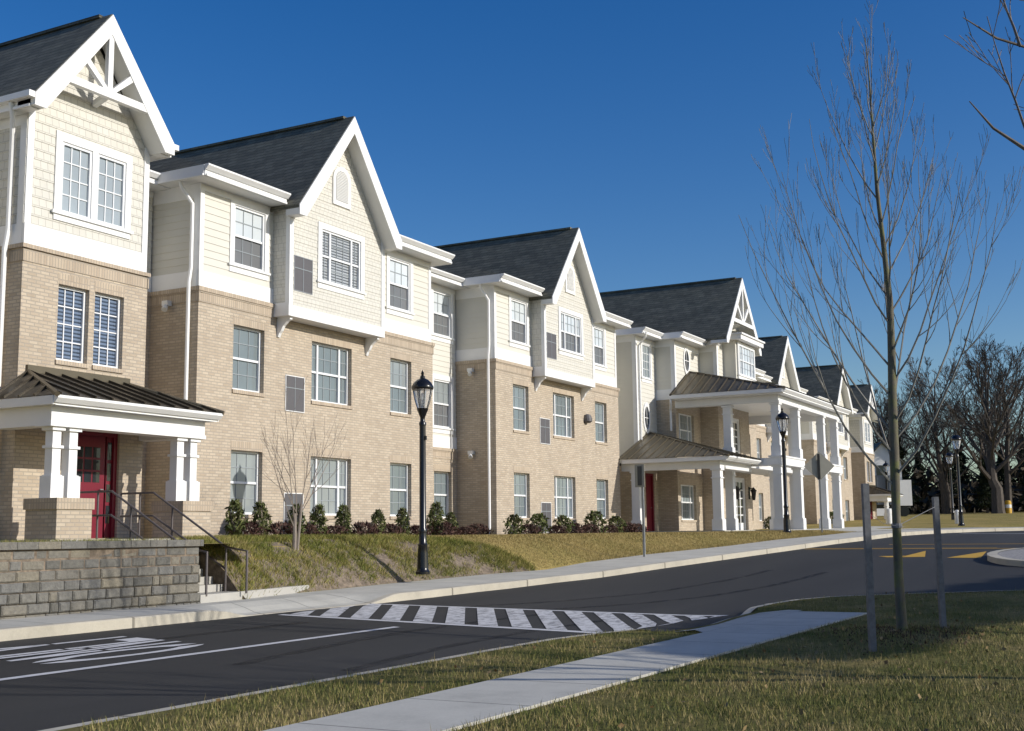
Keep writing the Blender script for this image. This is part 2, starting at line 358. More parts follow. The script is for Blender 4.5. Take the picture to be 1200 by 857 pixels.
# near lawn with its kerb
NEAR = [(-60, -12.4), (-16, -12.42), (-9.5, -12.4), (-7.7, -12.42), (-6.6, -12.62), (-5.6, -12.9), (-4.7, -13.1), (-3.57, -13.15), (-2.2, -13.0), (-1, -12.94), (.2, -12.98), (1.24, -13.24), (2.0, -13.7), (2.5, -14.3), (2.95, -15.1), (3.3, -15.9), (3.7, -16.7), (4.0, -17.5), (4.2, -19), (4.3, -22), (4.4, -60)]
N_ = resample(NEAR, 201)
tan = np.gradient(N_, axis=0); nn = np.column_stack([tan[:, 1], -tan[:, 0]]); nn /= np.linalg.norm(nn, axis=1)[:, None]
zn = zr(N_[:, 0], N_[:, 1]); nk = .11*(1-.93*sm((N_[:, 0]+5.9)/.8)*sm((-.6-N_[:, 0])/.7))
N2 = N_+nn*.15
grid('near_kerb', [xyz(N_, zn-.1), xyz(N_+nn*.004, zn+nk-.01), xyz(N_+nn*.02, zn+nk), xyz(N2, zn+nk+.002)], 'kerb')
def hnear(X, Y):
    ny = np.interp(X, N_[:, 0], N_[:, 1]); z0 = zr(X, ny)+.112
    d = np.clip(ny-Y, 0, 60)
    base = np.where(X < -1, -1.40, -1.40+.17*sm((X+1)/5))
    z = z0+(base-z0)*sm(d/1.2)
    mound = .10*np.exp(-((X+5.9)**2+(Y+16.7)**2)/2.2)
    return z+mound*np.clip((-15.35-Y)/.5, 0, 1)-.07*np.clip((X+5.95)/.3, 0, 1)*np.clip((-.6-X)/.3, 0, 1)*np.clip((Y+14.15)/.12, 0, 1)-.012*np.clip((Y+15.3)/.1, 0, 1)*np.clip((-1.0-X)/.2, 0, 1)*np.clip((-13.9-Y)/.1, 0, 1)-.2*sm((-Y-16.5)/4)*sm((-12-X)/8)+.02*np.sin(X*1.7+Y)*np.sin(Y*1.3)*np.clip((-Y-15.4)/.6, 0, 1)
rows = []
XN = np.concatenate([np.linspace(-60, -24, 12), np.linspace(-23, 4.15, 150)])
nyx = np.interp(XN, N2[:, 0], N2[:, 1])
for t in [0, .08, .16, .3, .45, .6, .8, 1, 1.2, 1.4, 1.6, 1.8, 2, 2.3, 2.6, 2.9, 3.2, 3.5, 3.8, 4.2, 4.6, 5, 5.5, 6, 7, 8, 9, 10, 14, 25, 46]:
    Y = nyx-t; rows.append(np.column_stack([XN, Y, hnear(XN, Y)]))
grid('near_lawn', rows, 'lawn_green')
def sheet(name, pts, mat, hf, dz, side=.0):          # triangulated fan draped on hf
    m = MB(); n = len(pts); P = [(x, y, float(hf(x, y))+dz) for x, y in pts]; m.poly(P)
    if side:
        for i in range(n):
            a, b = P[i], P[(i+1) % n]; m.poly([a, b, (b[0], b[1], b[2]-side), (a[0], a[1], a[2]-side)])
    o = m.build(name, mat); tag(o, kind='structure'); return o
fl = lambda x, y: -1.405
nx = np.linspace(-60, -1.3, 60)
grid('near_sidewalk', [np.column_stack([nx, np.full(60, y), np.full(60, z)]) for y, z in ((-15.2, -1.5), (-15.2, -1.385), (-14.02, -1.385), (-14.02, -1.5))], 'walk')
rp = np.linspace(0, 1, 14)
grid('kerb_ramp', [np.column_stack([-6.1+5.1*rp*1.0, np.full(14, -14.02), np.full(14, -1.384)]), np.column_stack([-5.7+4.75*rp, np.full(14, -13.75), np.full(14, -1.386)]),
     np.column_stack([-5.35+4.5*rp, np.interp(-5.35+4.5*rp, N2[:, 0], N2[:, 1]), zr(-5.35+4.5*rp, -13.)+.022])], 'walk')
# road markings (sheets 4 mm above the asphalt)
def mark(m, pts, dz=.006):
    for i in range(1): m.poly([(x, y, float(zr(x, y))+dz) for x, y in pts])
def strip(m, a, b, w, n=12, dz=.006):
    a = np.array(a, float); b = np.array(b, float); d = (b-a)/np.linalg.norm(b-a); p = np.array([-d[1], d[0]])*w/2
    for i in range(n):
        q0 = a+(b-a)*i/n; q1 = a+(b-a)*(i+1)/n; mark(m, [q0-p, q1-p, q1+p, q0+p], dz)
m = MB(); strip(m, (-40, -9.62), (-6.55, -9.25), .12, 40); strip(m, (32.5, -14.8), (36, -11.2), .35, 8)
tag(m.build('lane_line', 'paint'), kind='structure')
# crossing: two edge lines with diagonal bars between them
m = MB(); A, D, B2, C2 = np.array((-6.1, -6.55)), np.array((-2.97, -6.3)), np.array((-5.5, -12.3)), np.array((-1.2, -12.75))
def cw(s, t): return (A+(B2-A)*s)*(1-t)+(D+(C2-D)*s)*t
for i in range(24):
    s0, s1 = i/24, (i+1)/24
    for t0, t1 in ((0, .055), (.955, 1)): mark(m, [cw(s0, t0), cw(s1, t0), cw(s1, t1), cw(s0, t1)])
tag(m.build('crosswalk_edge_line', 'paint'), kind='structure')
m = MB(); tn = math.tan(math.radians(30.5))            # the white bars run askew across the walk
def on_line(y0, t):                                    # point of the bar line y = y0 + tn (x + 5.5) on the walk's line t
    lo, hi = 0., 1.
    for _ in range(40):
        k = (lo+hi)/2; p = cw(k, t)
        if p[1] > y0+tn*(p[0]+5.5): lo = k
        else: hi = k
    return cw((lo+hi)/2, t)
for i in range(-4, 13):
    y0 = -7.64-.61*i
    for k in range(6):
        t0, t1 = .055+.90*k/6, .055+.90*(k+1)/6
        q = [on_line(y0, t0), on_line(y0-.36, t0), on_line(y0-.36, t1), on_line(y0, t1)]
        if abs(q[0][1]-q[1][1]) > .01 or abs(q[2][1]-q[3][1]) > .01: mark(m, q, .010)
tag(m.build('crosswalk_bar', 'paintworn'), kind='structure')
def streak_mat():
    m, N, L, B = new_mat('dark_streak_film'); p = pos(N)
    B.inputs["Base Color"].default_value = (.008, .008, .008, 1); B.inputs["Roughness"].default_value = .7
    a = ramp(N, L, noise(N, L, 2.2, 5, .7, mapping(N, L, p, (.5, 2, 1))), [(.36, (0, 0, 0)), (.62, (.75, .75, .75))]); L.new(a, B.inputs["Alpha"]); return m
MT['streak'] = streak_mat()
for k, (ax, ay, bx2, by2, bow) in enumerate([(-11.5, -10.4, -3.0, -9.9, .35), (-11.2, -11.7, -3.2, -11.3, .3), (-2.4, -8.0, 9.0, -10.5, -.5), (-2.2, -9.4, 8.6, -12.0, -.5), (-14.5, -8.1, -6.8, -7.7, .1)]):  # thin bowed dark streaks, patchily see-through, laid over the asphalt
    m = MB(); n = 20; c = [(ax+(bx2-ax)*i/n, ay+(by2-ay)*i/n+bow*math.sin(math.pi*i/n)) for i in range(n+1)]
    for i in range(n): mark(m, [(c[i][0], c[i][1]-.09), (c[i+1][0], c[i+1][1]-.09), (c[i+1][0], c[i+1][1]+.09), (c[i][0], c[i][1]+.09)], .004)
    tag(m.build('dark_streak', 'streak'), kind='structure')
# ONLY painted in the lane beside the kerb, stencil letters read by traffic coming towards the camera
m = MB()
def gl(y0, strokes, w=.38, x0=-10.1, h=2.7):        # letter space: a in 0..1 across (towards the building), b in 0..1 up (towards the camera)
    for st in strokes: mark(m, [(x0-b*h, y0+a*w) for a, b in st])
def ring(y0, w=.56, n=28):
    for i in range(n):
        a0, a1 = 2*math.pi*i/n, 2*math.pi*(i+1)/n
        if i in (6, 7, 20, 21): continue
        f = lambda a, k: (.5+.5*k[0]*math.cos(a), .5+.5*k[1]*math.sin(a))
        gl(y0, [[f(a0, (1, 1)), f(a1, (1, 1)), f(a1, (.62, .66)), f(a0, (.62, .66))]], w)
ring(-8.86)
gl(-8.22, [[(0, 0), (.24, 0), (.24, .46), (0, .46)], [(0, .5), (.24, .5), (.24, 1), (0, 1)], [(.76, 0), (1, 0), (1, .46), (.76, .46)], [(.76, .5), (1, .5), (1, 1), (.76, 1)], [(.24, 1), (.24, .72), (.76, 0), (.76, .28)]])
gl(-7.79, [[(0, .15), (.26, .15), (.26, .55), (0, .55)], [(0, .58), (.26, .58), (.26, 1), (0, 1)], [(0, 0), (1, 0), (1, .15), (0, .15)]])
gl(-7.38, [[(.38, 0), (.62, 0), (.62, .45), (.38, .45)], [(.38, .48), (.62, .48), (.24, 1), (0, 1)], [(.40, .55), (.62, .48), (1, 1), (.76, 1)]])
tag(m.build('lane_lettering', 'paint'), kind='structure')
m = MB(); strip(m, (17.8, -9.0), (17.8, -15.5), .16, 10); strip(m, (18.15, -9.0), (18.15, -14.9), .1, 10); strip(m, (20.4, -11.2), (20.4, -18.), .14, 10)
mark(m, [(13.4, -12.9), (16.6, -13.05), (13.6, -13.55)]); mark(m, [(13.2, -14.2), (16.2, -14.85), (13.1, -15.1)])
mark(m, [(13.4, -12.55), (13.9, -12.2), (14.1, -12.9), (13.5, -13.0)])
tag(m.build('yellow_road_marking', 'yellow'), kind='structure')
# traffic island
isl = [(10.1+3.0*(1-math.cos(a))-.25*math.sin(2*a), -17.6+2.3*math.sin(a)) for a in np.linspace(0, math.pi, 18)]
isl = [(x, y) for x, y in isl]+[(16.4, -30), (9.8, -30)]
m = MB(); P = [(x, y, float(zr(x, y))) for x, y in isl]
cx, cy = 13.2, -20
inn = [(x+(cx-x)*.055, y+(cy-y)*.055) for x, y in isl]
for i in range(len(isl)):
    j = (i+1) % len(isl); a, b = P[i], P[j]; c, d = inn[j], inn[i]
    m.poly([(a[0], a[1], a[2]-.05), (b[0], b[1], b[2]-.05), (b[0], b[1], b[2]+.15), (a[0], a[1], a[2]+.15)])
    m.poly([(a[0], a[1], a[2]+.15), (b[0], b[1], b[2]+.15), (*c, b[2]+.152), (*d, a[2]+.152)])
tag(m.build('island_kerb', 'kerb'), kind='structure')
m = MB(); m.poly([(x, y, float(zr(x, y))+.145) for x, y in inn]); tag(m.build('island_gravel', 'gravel'), kind='structure')
# paving at the portico and the slab at the foot of the steps
m = MB(); m.box(27.3, 38.3, -5.66, .2, -.5, .03); m.box(23.35, 27.299, -4.4, .2, -.5, .029); tag(m.build('portico_floor', 'concrete'), kind='structure')
px_ = np.linspace(28.7, 47, 20)
grid('plaza', [np.column_stack([px_, np.interp(px_, bx_, by_)*(1-t)+(-5.0)*t, np.interp(px_, bx_, bz_)*(1-t)+(np.interp(px_, [28, 47], [.0, .16]))*t+.012]) for t in (0, .5, 1)], 'walk')
m = MB(); m.prism([(-6.24, -4.97, -1.6), (-5.3, -4.88, -1.6), (-2.3, -4.25, -1.6), (-2.6, -3.95, -1.6), (-6.24, -3.95, -1.6)], (0, 0, .61)); tag(m.build('step_landing', 'concrete'), kind='structure')

# ------------------------------------------------------------------ the apartment building
BLD = thing('apartment_building', 'long three storey tan brick and cream apartment building with steep dark gables', 'building', (0, 0, 0))
FR = lambda y: (lambda u, v, n: (u, y-n, v))          # wall facing the road
LF = lambda x: (lambda u, v, n: (x-n, u, v))          # wall facing -x (u is y)
RF = lambda x: (lambda u, v, n: (x+n, u, v))
def wall(m, F, u0, u1, v0, v1, ops=(), rv=.22):
    us = sorted({u0, u1, *[o[0] for o in ops], *[o[1] for o in ops]}); vv = sorted({v0, v1, *[o[2] for o in ops], *[o[3] for o in ops]})
    for a, b in zip(us, us[1:]):
        for c, d in zip(vv, vv[1:]):
            mu, mv = (a+b)/2, (c+d)/2
            if any(o[0] < mu < o[1] and o[2] < mv < o[3] for o in ops): continue
            m.poly([F(a, c, 0), F(b, c, 0), F(b, d, 0), F(a, d, 0)])
    for o in ops:
        a, b, c, d = o[:4]
        for p, q in (((a, c), (b, c)), ((b, c), (b, d)), ((b, d), (a, d)), ((a, d), (a, c))):
            m.poly([F(*p, 0), F(*q, 0), F(*q, -rv), F(*p, -rv)])
def laps(m, F, u0, u1, v0, v1, ops=(), pitch=.18, clip=None, t=.014):
    n = int(math.ceil((v1-v0)/pitch)); bs = [v0+i*pitch for i in range(n)]+[v1]
    for a, b in zip(bs, bs[1:]):
        ys = sorted({a, b, *[x for o in ops for x in (o[2], o[3]) if a < x < b]})
        for c, d in zip(ys, ys[1:]):
            mv = (c+d)/2; segs = [(u0, u1)]
            for o in ops:
                if o[2] < mv < o[3]:
                    ns = []
                    for s0, s1 in segs:
                        if o[0] > s0: ns.append((s0, min(s1, o[0])))
                        if o[1] < s1: ns.append((max(s0, o[1]), s1))
                    segs = [s for s in ns if s[1]-s[0] > .005]
            for s0, s1 in segs:
                nc = t*(1-(c-a)/pitch); nd = t*(1-(d-a)/pitch)
                c0, c1, d0, d1 = s0, s1, s0, s1
                if clip:
                    lc, ld = clip(c), clip(d)
                    c0, c1 = max(s0, lc[0]), min(s1, lc[1]); d0, d1 = max(s0, ld[0]), min(s1, ld[1])
                    if c1 <= c0: continue
                    if d1 < d0: d0 = d1 = (d0+d1)/2
                m.poly([F(c0, c, nc), F(c1, c, nc), F(d1, d, nd), F(d0, d, nd)])
                if c == a: m.poly([F(c0, c, 0), F(c1, c, 0), F(c1, c, nc), F(c0, c, nc)])
def frame(m, F, u0, u1, v0, v1, w, n0, n1, bottom=True):
    m.fbox(F, u0, u0+w, v0, v1, n0, n1); m.fbox(F, u1-w, u1, v0, v1, n0, n1)
    m.fbox(F, u0+w, u1-w, v1-w, v1, n0, n1)
    if bottom: m.fbox(F, u0+w, u1-w, v0, v0+w, n0, n1)
def sash(fr, mu, up_, lo_, F, u0, u1, v0, v1, n, cols=3, style='brick', rows=2):
    vm = (v0+v1)/2
    fr.fbox(F, u0, u1, vm-.028, vm+.028, n-.005, n+.028)
    up_.poly([F(u0, vm, n), F(u1, vm, n), F(u1, v1, n), F(u0, v1, n)])
    lo_.poly([F(u0, v0, n-.02), F(u1, v0, n-.02), F(u1, vm, n-.02), F(u0, vm, n-.02)])
    for i in range(1, cols):
        x = u0+(u1-u0)*i/cols; mu.fbox(F, x-.009, x+.009, vm+.028, v1, n+.002, n+.014); mu.fbox(F, x-.009, x+.009, v0, vm-.028, n-.018, n-.006)
    for j in range(1, rows):
        a = vm+.028+(v1-vm-.028)*j/rows; mu.fbox(F, u0, u1, a-.011, a+.011, n+.003, n+.013)
        a = v0+(vm-.028-v0)*j/rows; mu.fbox(F, u0, u1, a-.011, a+.011, n-.017, n-.007)
wr = random.Random(12)
def window(F, u0, u1, v0, v1, n=-.17, kind='single', upm='pane', lom='pane', name='window'):
    fr, mu, up_, lo_ = MB(), MB(), MB(), MB()
    if upm == 'pane': upm = wr.choice(('pane', 'pane', 'pane_b', 'pane_c'))
    if lom == 'pane': lom = wr.choice((upm, upm, 'pane_b'))
    frame(fr, F, u0, u1, v0, v1, .055, n-.03, n+.05)
    a, b, c, d = u0+.055, u1-.055, v0+.055, v1-.055
    if kind == 'single': sash(fr, mu, up_, lo_, F, a, b, c, d, n, 3)
    elif kind == 'tall':
        up_.poly([F(a, c, n), F(b, c, n), F(b, d, n), F(a, d, n)])
        for i in (1, 2): x = a+(b-a)*i/3; fr.fbox(F, x-.012, x+.012, c, d, n+.002, n+.02)
        for j in (1, 2, 3): z = c+(d-c)*j/4; fr.fbox(F, a, b, z-.012, z+.012, n+.003, n+.019)
    else:
        w = (b-a); s = w*.21
        for x in (a+s, b-s): fr.fbox(F, x-.035, x+.035, c, d, n-.03, n+.045)
        sash(fr, mu, up_, lo_, F, a, a+s-.035, c, d, n, 2); sash(fr, mu, up_, lo_, F, a+s+.035, b-s-.035, c, d, n, 3); sash(fr, mu, up_, lo_, F, b-s+.035, b, c, d, n, 2)
    o = fr.build(name, 'vinyl', BLD)
    if mu.f: mu.build('muntin', 'muntin', o)
    up_.build('pane', upm, o)
    if lo_.f: lo_.build('lower_pane', lom, o)
    return o
def casing(m, F, u0, u1, v0, v1, w=.15):
    m.fbox(F, u0-w, u0, v0-.02, v1+w, -.02, .035); m.fbox(F, u1, u1+w, v0-.02, v1+w, -.02, .035)
    m.fbox(F, u0, u1, v1, v1+w, -.02, .035); m.fbox(F, u0-w, u1+w, v0-.20, v0-.02, -.02, .03); m.fbox(F, u0-w-.05, u1+w+.05, v0-.055, v0-.0, .0305, .07)
def gutter_x(m, sf, x0, x1, y, z, wall_y):             # eave along x: gutter, fascia, lower moulding, soffit
    m.prism([(x0, y, z-.13), (x0, y-.03, z-.13), (x0, y-.12, z-.04), (x0, y-.12, z), (x0, y, z)], (x1-x0, 0, 0))
    m.box(x0+.02, x1-.02, y+.002, y+.03, z-.26, z-.01); m.box(x0+.04, x1-.04, y-.035, y-.001, z-.275, z-.225)
    sf.box(x0+.02, x1-.02, y+.031, wall_y, z-.27, z-.25)
def gutter_y(m, sf, y0, y1, x, z, wall_x, s=-1, ys=None):       # eave along y, s = outward direction
    a, b = sorted((x, x+s*-.03)); m.box(a, b, y0, y1, z-.26, z-.005)
    m.box(*sorted((x, x+s*.035)), y0, y1, z-.275, z-.225)
    sf.box(*sorted((x-s*.031, wall_x)), y0+.03 if ys is None else ys, y1, z-.27, z-.25)
def set_tf(x0, sg=1, dy=0.): MB.tf = staticmethod((lambda x, y, z: (x0+sg*x, y+dy, z)))
W1 = (.53, 2.07); W2 = (3.53, 5.12); W3 = (6.62, 8.12)
def apron(brick_m, sol, F, u0, u1, z):                 # soldier course band and projecting cap on brick
    sol.fbox(F, u0, u1, z-.36, z-.14, -.02, .018); sol.fbox(F, u0-.03, u1+.03, z-.10, z, -.1, .05); sol.fbox(F, u0-.01, u1+.01, z-.14, z-.10, -.1, .03)
def arch_top(sol, F, u0, u1, v): sol.fbox(F, u0-.02, u1+.02, v, v+.215, -.02, .004)
def sill(sol, F, u0, u1, v): sol.fbox(F, u0-.02, u1+.02, v-.09, v-.001, -.1, .035)
def unit(x0, sg, dy, full=True):
    """one projecting bay: brick two storeys, siding third storey, shingled box with steep gable"""
    set_tf(x0, sg, dy)
    br, so_, sd, wh, sf, sk, sl2 = MB(), MB(), MB(), MB(), MB(), MB(), MB()
    UL, UR = -1.23, 9.05; yb = -.08; F = FR(yb); F0 = FR(-.02); FB = FR(-.55)
    cols_ = [(0., 1.15), (3.07, 4.85), (6.75, 7.86)]
    ops = [(a, b, c, d) for a, b in cols_ for c, d in (W1, W2)]
    ac = [(1.98, 2.76, 3.17, 4.10), (1.98, 2.76, .02, 1.09)]
    wall(br, F, UL, UR, -.5, 5.72, ops+ac)
    wall(br, LF(UL), yb, 3, -.5, 5.72); wall(br, RF(UR), yb, 3, -.5, 5.72)
    apron(br, so_, F, UL, UR, 5.85); apron(br, so_, LF(UL), yb-.03, 1.6, 5.85); apron(br, so_, RF(UR), yb-.03, 1.6, 5.85)
    for a, b in cols_:
        for c, d in (W1, W2): arch_top(so_, F, a, b, d); sill(so_, F, a, b, c)
    for i, (a, b) in enumerate(cols_):
        for c, d in (W1, W2): window(F, a, b, c, d, -.17, 'triple' if i == 1 else 'single')
    # third storey siding
    w3 = [(cols_[0][0], cols_[0][1], *W3), (cols_[2][0], cols_[2][1], *W3)]
    laps(sd, F0, UL+.05, UR-.05, 6.25, 8.2, w3); laps(sd, LF(UL+.05), -.02, 3, 6.25, 8.2); laps(sd, RF(UR-.05), -.02, 3, 6.25, 8.2)
    wh.fbox(F0, UL+.03, UR-.03, 5.85, 6.25, -.05, .03)
    for G, x in ((LF(UL+.05), 0), (RF(UR-.05), 0)): wh.fbox(G, .012, 3, 5.85, 6.25, -.05, .03); wh.fbox(G, .012, 3, 8.02, 8.40, -.05, .022)
    wh.fbox(F0, UL+.03, UR-.03, 8.2, 8.40, -.05, .022)
    for x in (UL+.025, UR-.165): wh.fbox(F0, x, x+.14, 6.25, 8.2, -.12, .028)
    wh.fbox(LF(UL+.05), .012, .16, 6.25, 8.02, -.05, .026); wh.fbox(RF(UR-.05), .012, .16, 6.25, 8.02, -.05, .026)
    for o in w3: casing(wh, F0, *o); window(F0, *o, -.05, 'single', 'pane_lit', 'pane_screen')
    # box
    BL, BR = 1.50, 5.70; zt = 8.35; pk = 11.05; cxb = 3.66
    a3 = (cols_[1][0]-.26, cols_[1][1]-.28, 6.64, 8.05); acb = (1.68, 2.44, 6.2, 7.12)
    sl_g = (pk-zt)/(BR-cxb)
    clip = lambda v: (cxb-max(0, (pk-v)/sl_g), cxb+max(0, (pk-v)/sl_g)) if v > zt else (BL, BR)
    laps(sk, FB, BL, BR, 5.78, 10.9, [a3, acb], .19, clip, .012)
    for G in (LF(BL), RF(BR)): laps(sk, G, -.55, -.02, 5.78, zt, (), .19, None, .012)
    wh.fbox(FB, BL-.03, BR+.03, 5.52, 5.80, -.6+.13, .03)
    wh.fbox(FB, BL-.02, BL+.13, 5.80, zt, -.10, .028); wh.fbox(FB, BR-.13, BR+.02, 5.80, zt, -.10, .028)
    wh.fbox(LF(BL), -.449, -.02, 5.80, 5.86, -.02, .02); wh.fbox(RF(BR), -.449, -.02, 5.80, 5.86, -.02, .02)
    casing(wh, FB, *a3, .16); window(FB, *a3, -.05, 'triple', 'pane_slat' if sg > 0 and x0 < 5 else 'pane_lit', 'pane_slat' if sg > 0 and x0 < 5 else 'pane_screen')
    for o, z in ((ac[0], 0), (ac[1], 0), (acb, 1)):
        G = FB if z else F; g = MB(); g.fbox(G, o[0]+.02, o[1]-.02, o[2]+.02, o[3]-.02, -.05, .012)
        q = g.build('air_conditioner_grille', 'grille', BLD)
        fr = MB(); frame(fr, G, o[0], o[1], o[2], o[3], .02, -.06, .022)
        xm = (o[0]+o[1])/2; zm = o[3]-.32; fr.build('grille_frame', 'white' if not z else 'galv', q)
        fr = MB(); fr.fbox(G, o[0]+.02, o[1]-.02, zm-.010, zm+.010, .013, .022); fr.fbox(G, xm-.008, xm+.008, o[2]+.02, o[3]-.02, .0125, .02); fr.build('grille_bar', 'muntin', q)
    for x in (BL+.12, BR-.22):                         # brackets under the box
        b = MB(); b.prism([(x, -.082, 5.52), (x, -.50, 5.52), (x, -.50, 5.45), (x, -.40, 5.40), (x, -.28, 5.30), (x, -.22, 5.18), (x, -.16, 5.12), (x, -.12, 5.02), (x, -.082, 5.02)], (.10, 0, 0)); b.build('bracket', 'white', BLD)
    # gable vent
    vt = MB(); vp = [(cxb-.40, 8.84), (cxb+.40, 8.84), (cxb+.40, 9.55)]+[(cxb+.40*math.cos(a), 9.55+.40*math.sin(a)) for a in np.linspace(.15, math.pi-.15, 11)]+[(cxb-.40, 9.55)]
    vt.prism([(u, -.55, v) for u, v in vp], (0, -.05, 0)); vo = vt.build('gable_vent', 'white', BLD)
    vl = MB(); q = 0
    for k in range(22):
        v = 8.98+k*.043; hw = .28 if v < 9.55 else math.sqrt(max(0, .28**2-(v-9.55)**2))
        if hw > .03: vl.poly([(cxb-hw, -.604, v+.036), (cxb+hw, -.604, v+.036), (cxb+hw, -.622, v), (cxb-hw, -.622, v)])
    vl.build('louvre', 'soffit', vo)
    # roofs
    rf = MB(); zE = 8.62; el, er, yf = UL-.40, UR+.40, -.50
    rs = .40; top = 11.2; dyT = (top-zE)/rs; sx = 2.2
    a, b, c, d = (el, yf, zE), (er, yf, zE), (er-sx, yf+dyT, top), (el+sx, yf+dyT, top)
    e, f = (el, 9, zE), (er, 9, zE); g, h = (er-sx, 9, top), (el+sx, 9, top)
    rf.poly([a, b, c, d]); rf.poly([a, d, h, e]); rf.poly([b, f, g, c]); rf.poly([d, c, g, h])
    rf.build('roof', 'roof', BLD)
    gr = MB(); hw = 2.32; zp, zl = 11.33, 8.33; yf2 = -.97; yb2 = 8.0; th = .11
    for s in (-1, 1):
        n_ = Vector((s*(zp-zl), 0, hw)).normalized()*th
        P = [(cxb, yf2, zp), (cxb+s*hw, yf2, zl), (cxb+s*hw, yf2, zl-.10), (cxb, yf2, zp-.16)]
        gr.prism(P, (0, yb2-yf2, 0))
    gr.box(cxb-.09, cxb+.09, yf2+.3, yb2, zp-.03, zp+.035)
    gr.build('gable_roof', 'roof', BLD)
    for s in (-1, 1):                                   # rake boards and sloping soffits
        r = MB(); P = [(cxb, yf2-.03, zp-.02), (cxb+s*hw, yf2-.03, zl-.02), (cxb+s*hw, yf2-.03, zl-.27), (cxb+s*(hw-.28), yf2-.03, zl-.27), (cxb, yf2-.03, zp-.50)]
        r.prism(P, (0, .028, 0)); r.build('rake_board', 'white', BLD)
        r = MB(); P = [(cxb, yf2+.001, zp-.165), (cxb+s*hw, yf2+.001, zl-.105), (cxb+s*hw, yf2+.001, zl-.26), (cxb+s*(hw-.28), yf2+.001, zl-.26), (cxb, yf2+.001, zp-.36)]
        r.prism(P, (0, .42, 0)); r.build('rake_soffit', 'soffit', BLD)
    gt = MB()
    sf2, gt2 = MB(), MB(); gutter_x(gt, sf, el, cxb-hw+.05, -.55, 8.64, -.02); gutter_x(gt2, sf2, cxb+hw-.05, er, -.55, 8.64, -.02)
    gutter_y(gt, sf, -.518, 1.5, el, 8.64, UL+.05, -1, -.018); gutter_y(gt2, sf2, -.518, 1.5, er, 8.64, UR, 1, -.018); gt2.build('gutter', 'white', BLD); sf2.build('soffit', 'soffit', BLD)
    gt.build('gutter', 'white', BLD); sf.build('soffit', 'soffit', BLD)
    ds = MB(); yd = .12; xd = UL-.07
    ds.tube([(el+.1, .30, 8.40), (el+.14, .30, 8.25), (xd, yd, 7.85), (xd, yd, 6.3), (xd-.06, yd, 5.95), (xd-.06, yd, 5.8), (xd-.06, yd, .2), (xd-.18, yd, -.05)], .048, 8); ds.build('downspout', 'white', BLD, True)
    br.build('brick_wall', 'brick', BLD); so_.build('soldier_course', 'soldier', BLD); sd.build('siding', 'siding', BLD); wh.build('trim', 'white', BLD); sk.build('shake_siding', 'shake', BLD)
    for z in (5.1, 2.3):
        l = MB(); l.box(UL-.16, UL-.005, .75, .93, z+.35, z+.47); l.tube([(UL-.12, .84, z+.35), (UL-.2, .8, z+.24)], [.06, .075], 8); l.build('flood_light', 'soffit', BLD)
    MB.tf = staticmethod(IDT)
def recess(x0, x1, y, wins, mid=2.8, low_brick=True, ystyle=True):
    MB.tf = staticmethod(IDT)
    br, so_, sd, wh, sf, gt = MB(), MB(), MB(), MB(), MB(), MB(); F = FR(y)
    ob = [(a, b, *W1) for a, b in wins]+([(a, b, *W2) for a, b in wins] if mid > 5 else [])
    wall(br, F, x0, x1, -.5, mid-.12, ob); apron(br, so_, F, x0, x1, mid)
    for o in ob: arch_top(so_, F, o[0], o[1], o[3]); sill(so_, F, o[0], o[1], o[2]); window(F, *o)
    ow = [(a, b, *W3) for a, b in wins]+([(a, b, *W2) for a, b in wins] if mid < 5 else [])
    Fs = FR(y+.03); laps(sd, Fs, x0, x1, mid+.4, 8.3, ow)
    wh.fbox(Fs, x0, x1, mid, mid+.4, -.05, .03); wh.fbox(Fs, x0, x1, 8.2, 8.4, -.05, .024)
    for o in ow: casing(wh, Fs, *o, .17); window(Fs, *o, -.05, 'single', 'pane_lit' if o[2] > 6 else 'pane', 'pane_screen')
    gutter_x(gt, sf, x0-.2, x1+.2, y-.5, 8.62, y)
    br.build('brick_wall', 'brick', BLD); so_.build('soldier_course', 'soldier', BLD); sd.build('siding', 'siding', BLD); wh.build('trim', 'white', BLD); sf.build('soffit', 'soffit', BLD); gt.build('gutter', 'white', BLD)
# main roof
m = MB()
for y0, y1, z0, z1 in ((.92, 7.4, 8.6, 11.2), (13.9, 7.4, 8.6, 11.2)): m.prism([(-16, y0, z0), (-16, y1, z1), (-16, y1, z1-.12), (-16, y0, z0-.12)], (94, 0, 0))
m.build('roof', 'roof', BLD)
m = MB(); wall(m, FR(13.4), -15.5, 77.5, -.5, 8.5); wall(m, LF(-15.5), 1, 13.4, -.5, 8.6); wall(m, RF(77.5), 2.0, 13.4, -.5, 8.6); m.build('brick_wall', 'brick', BLD)

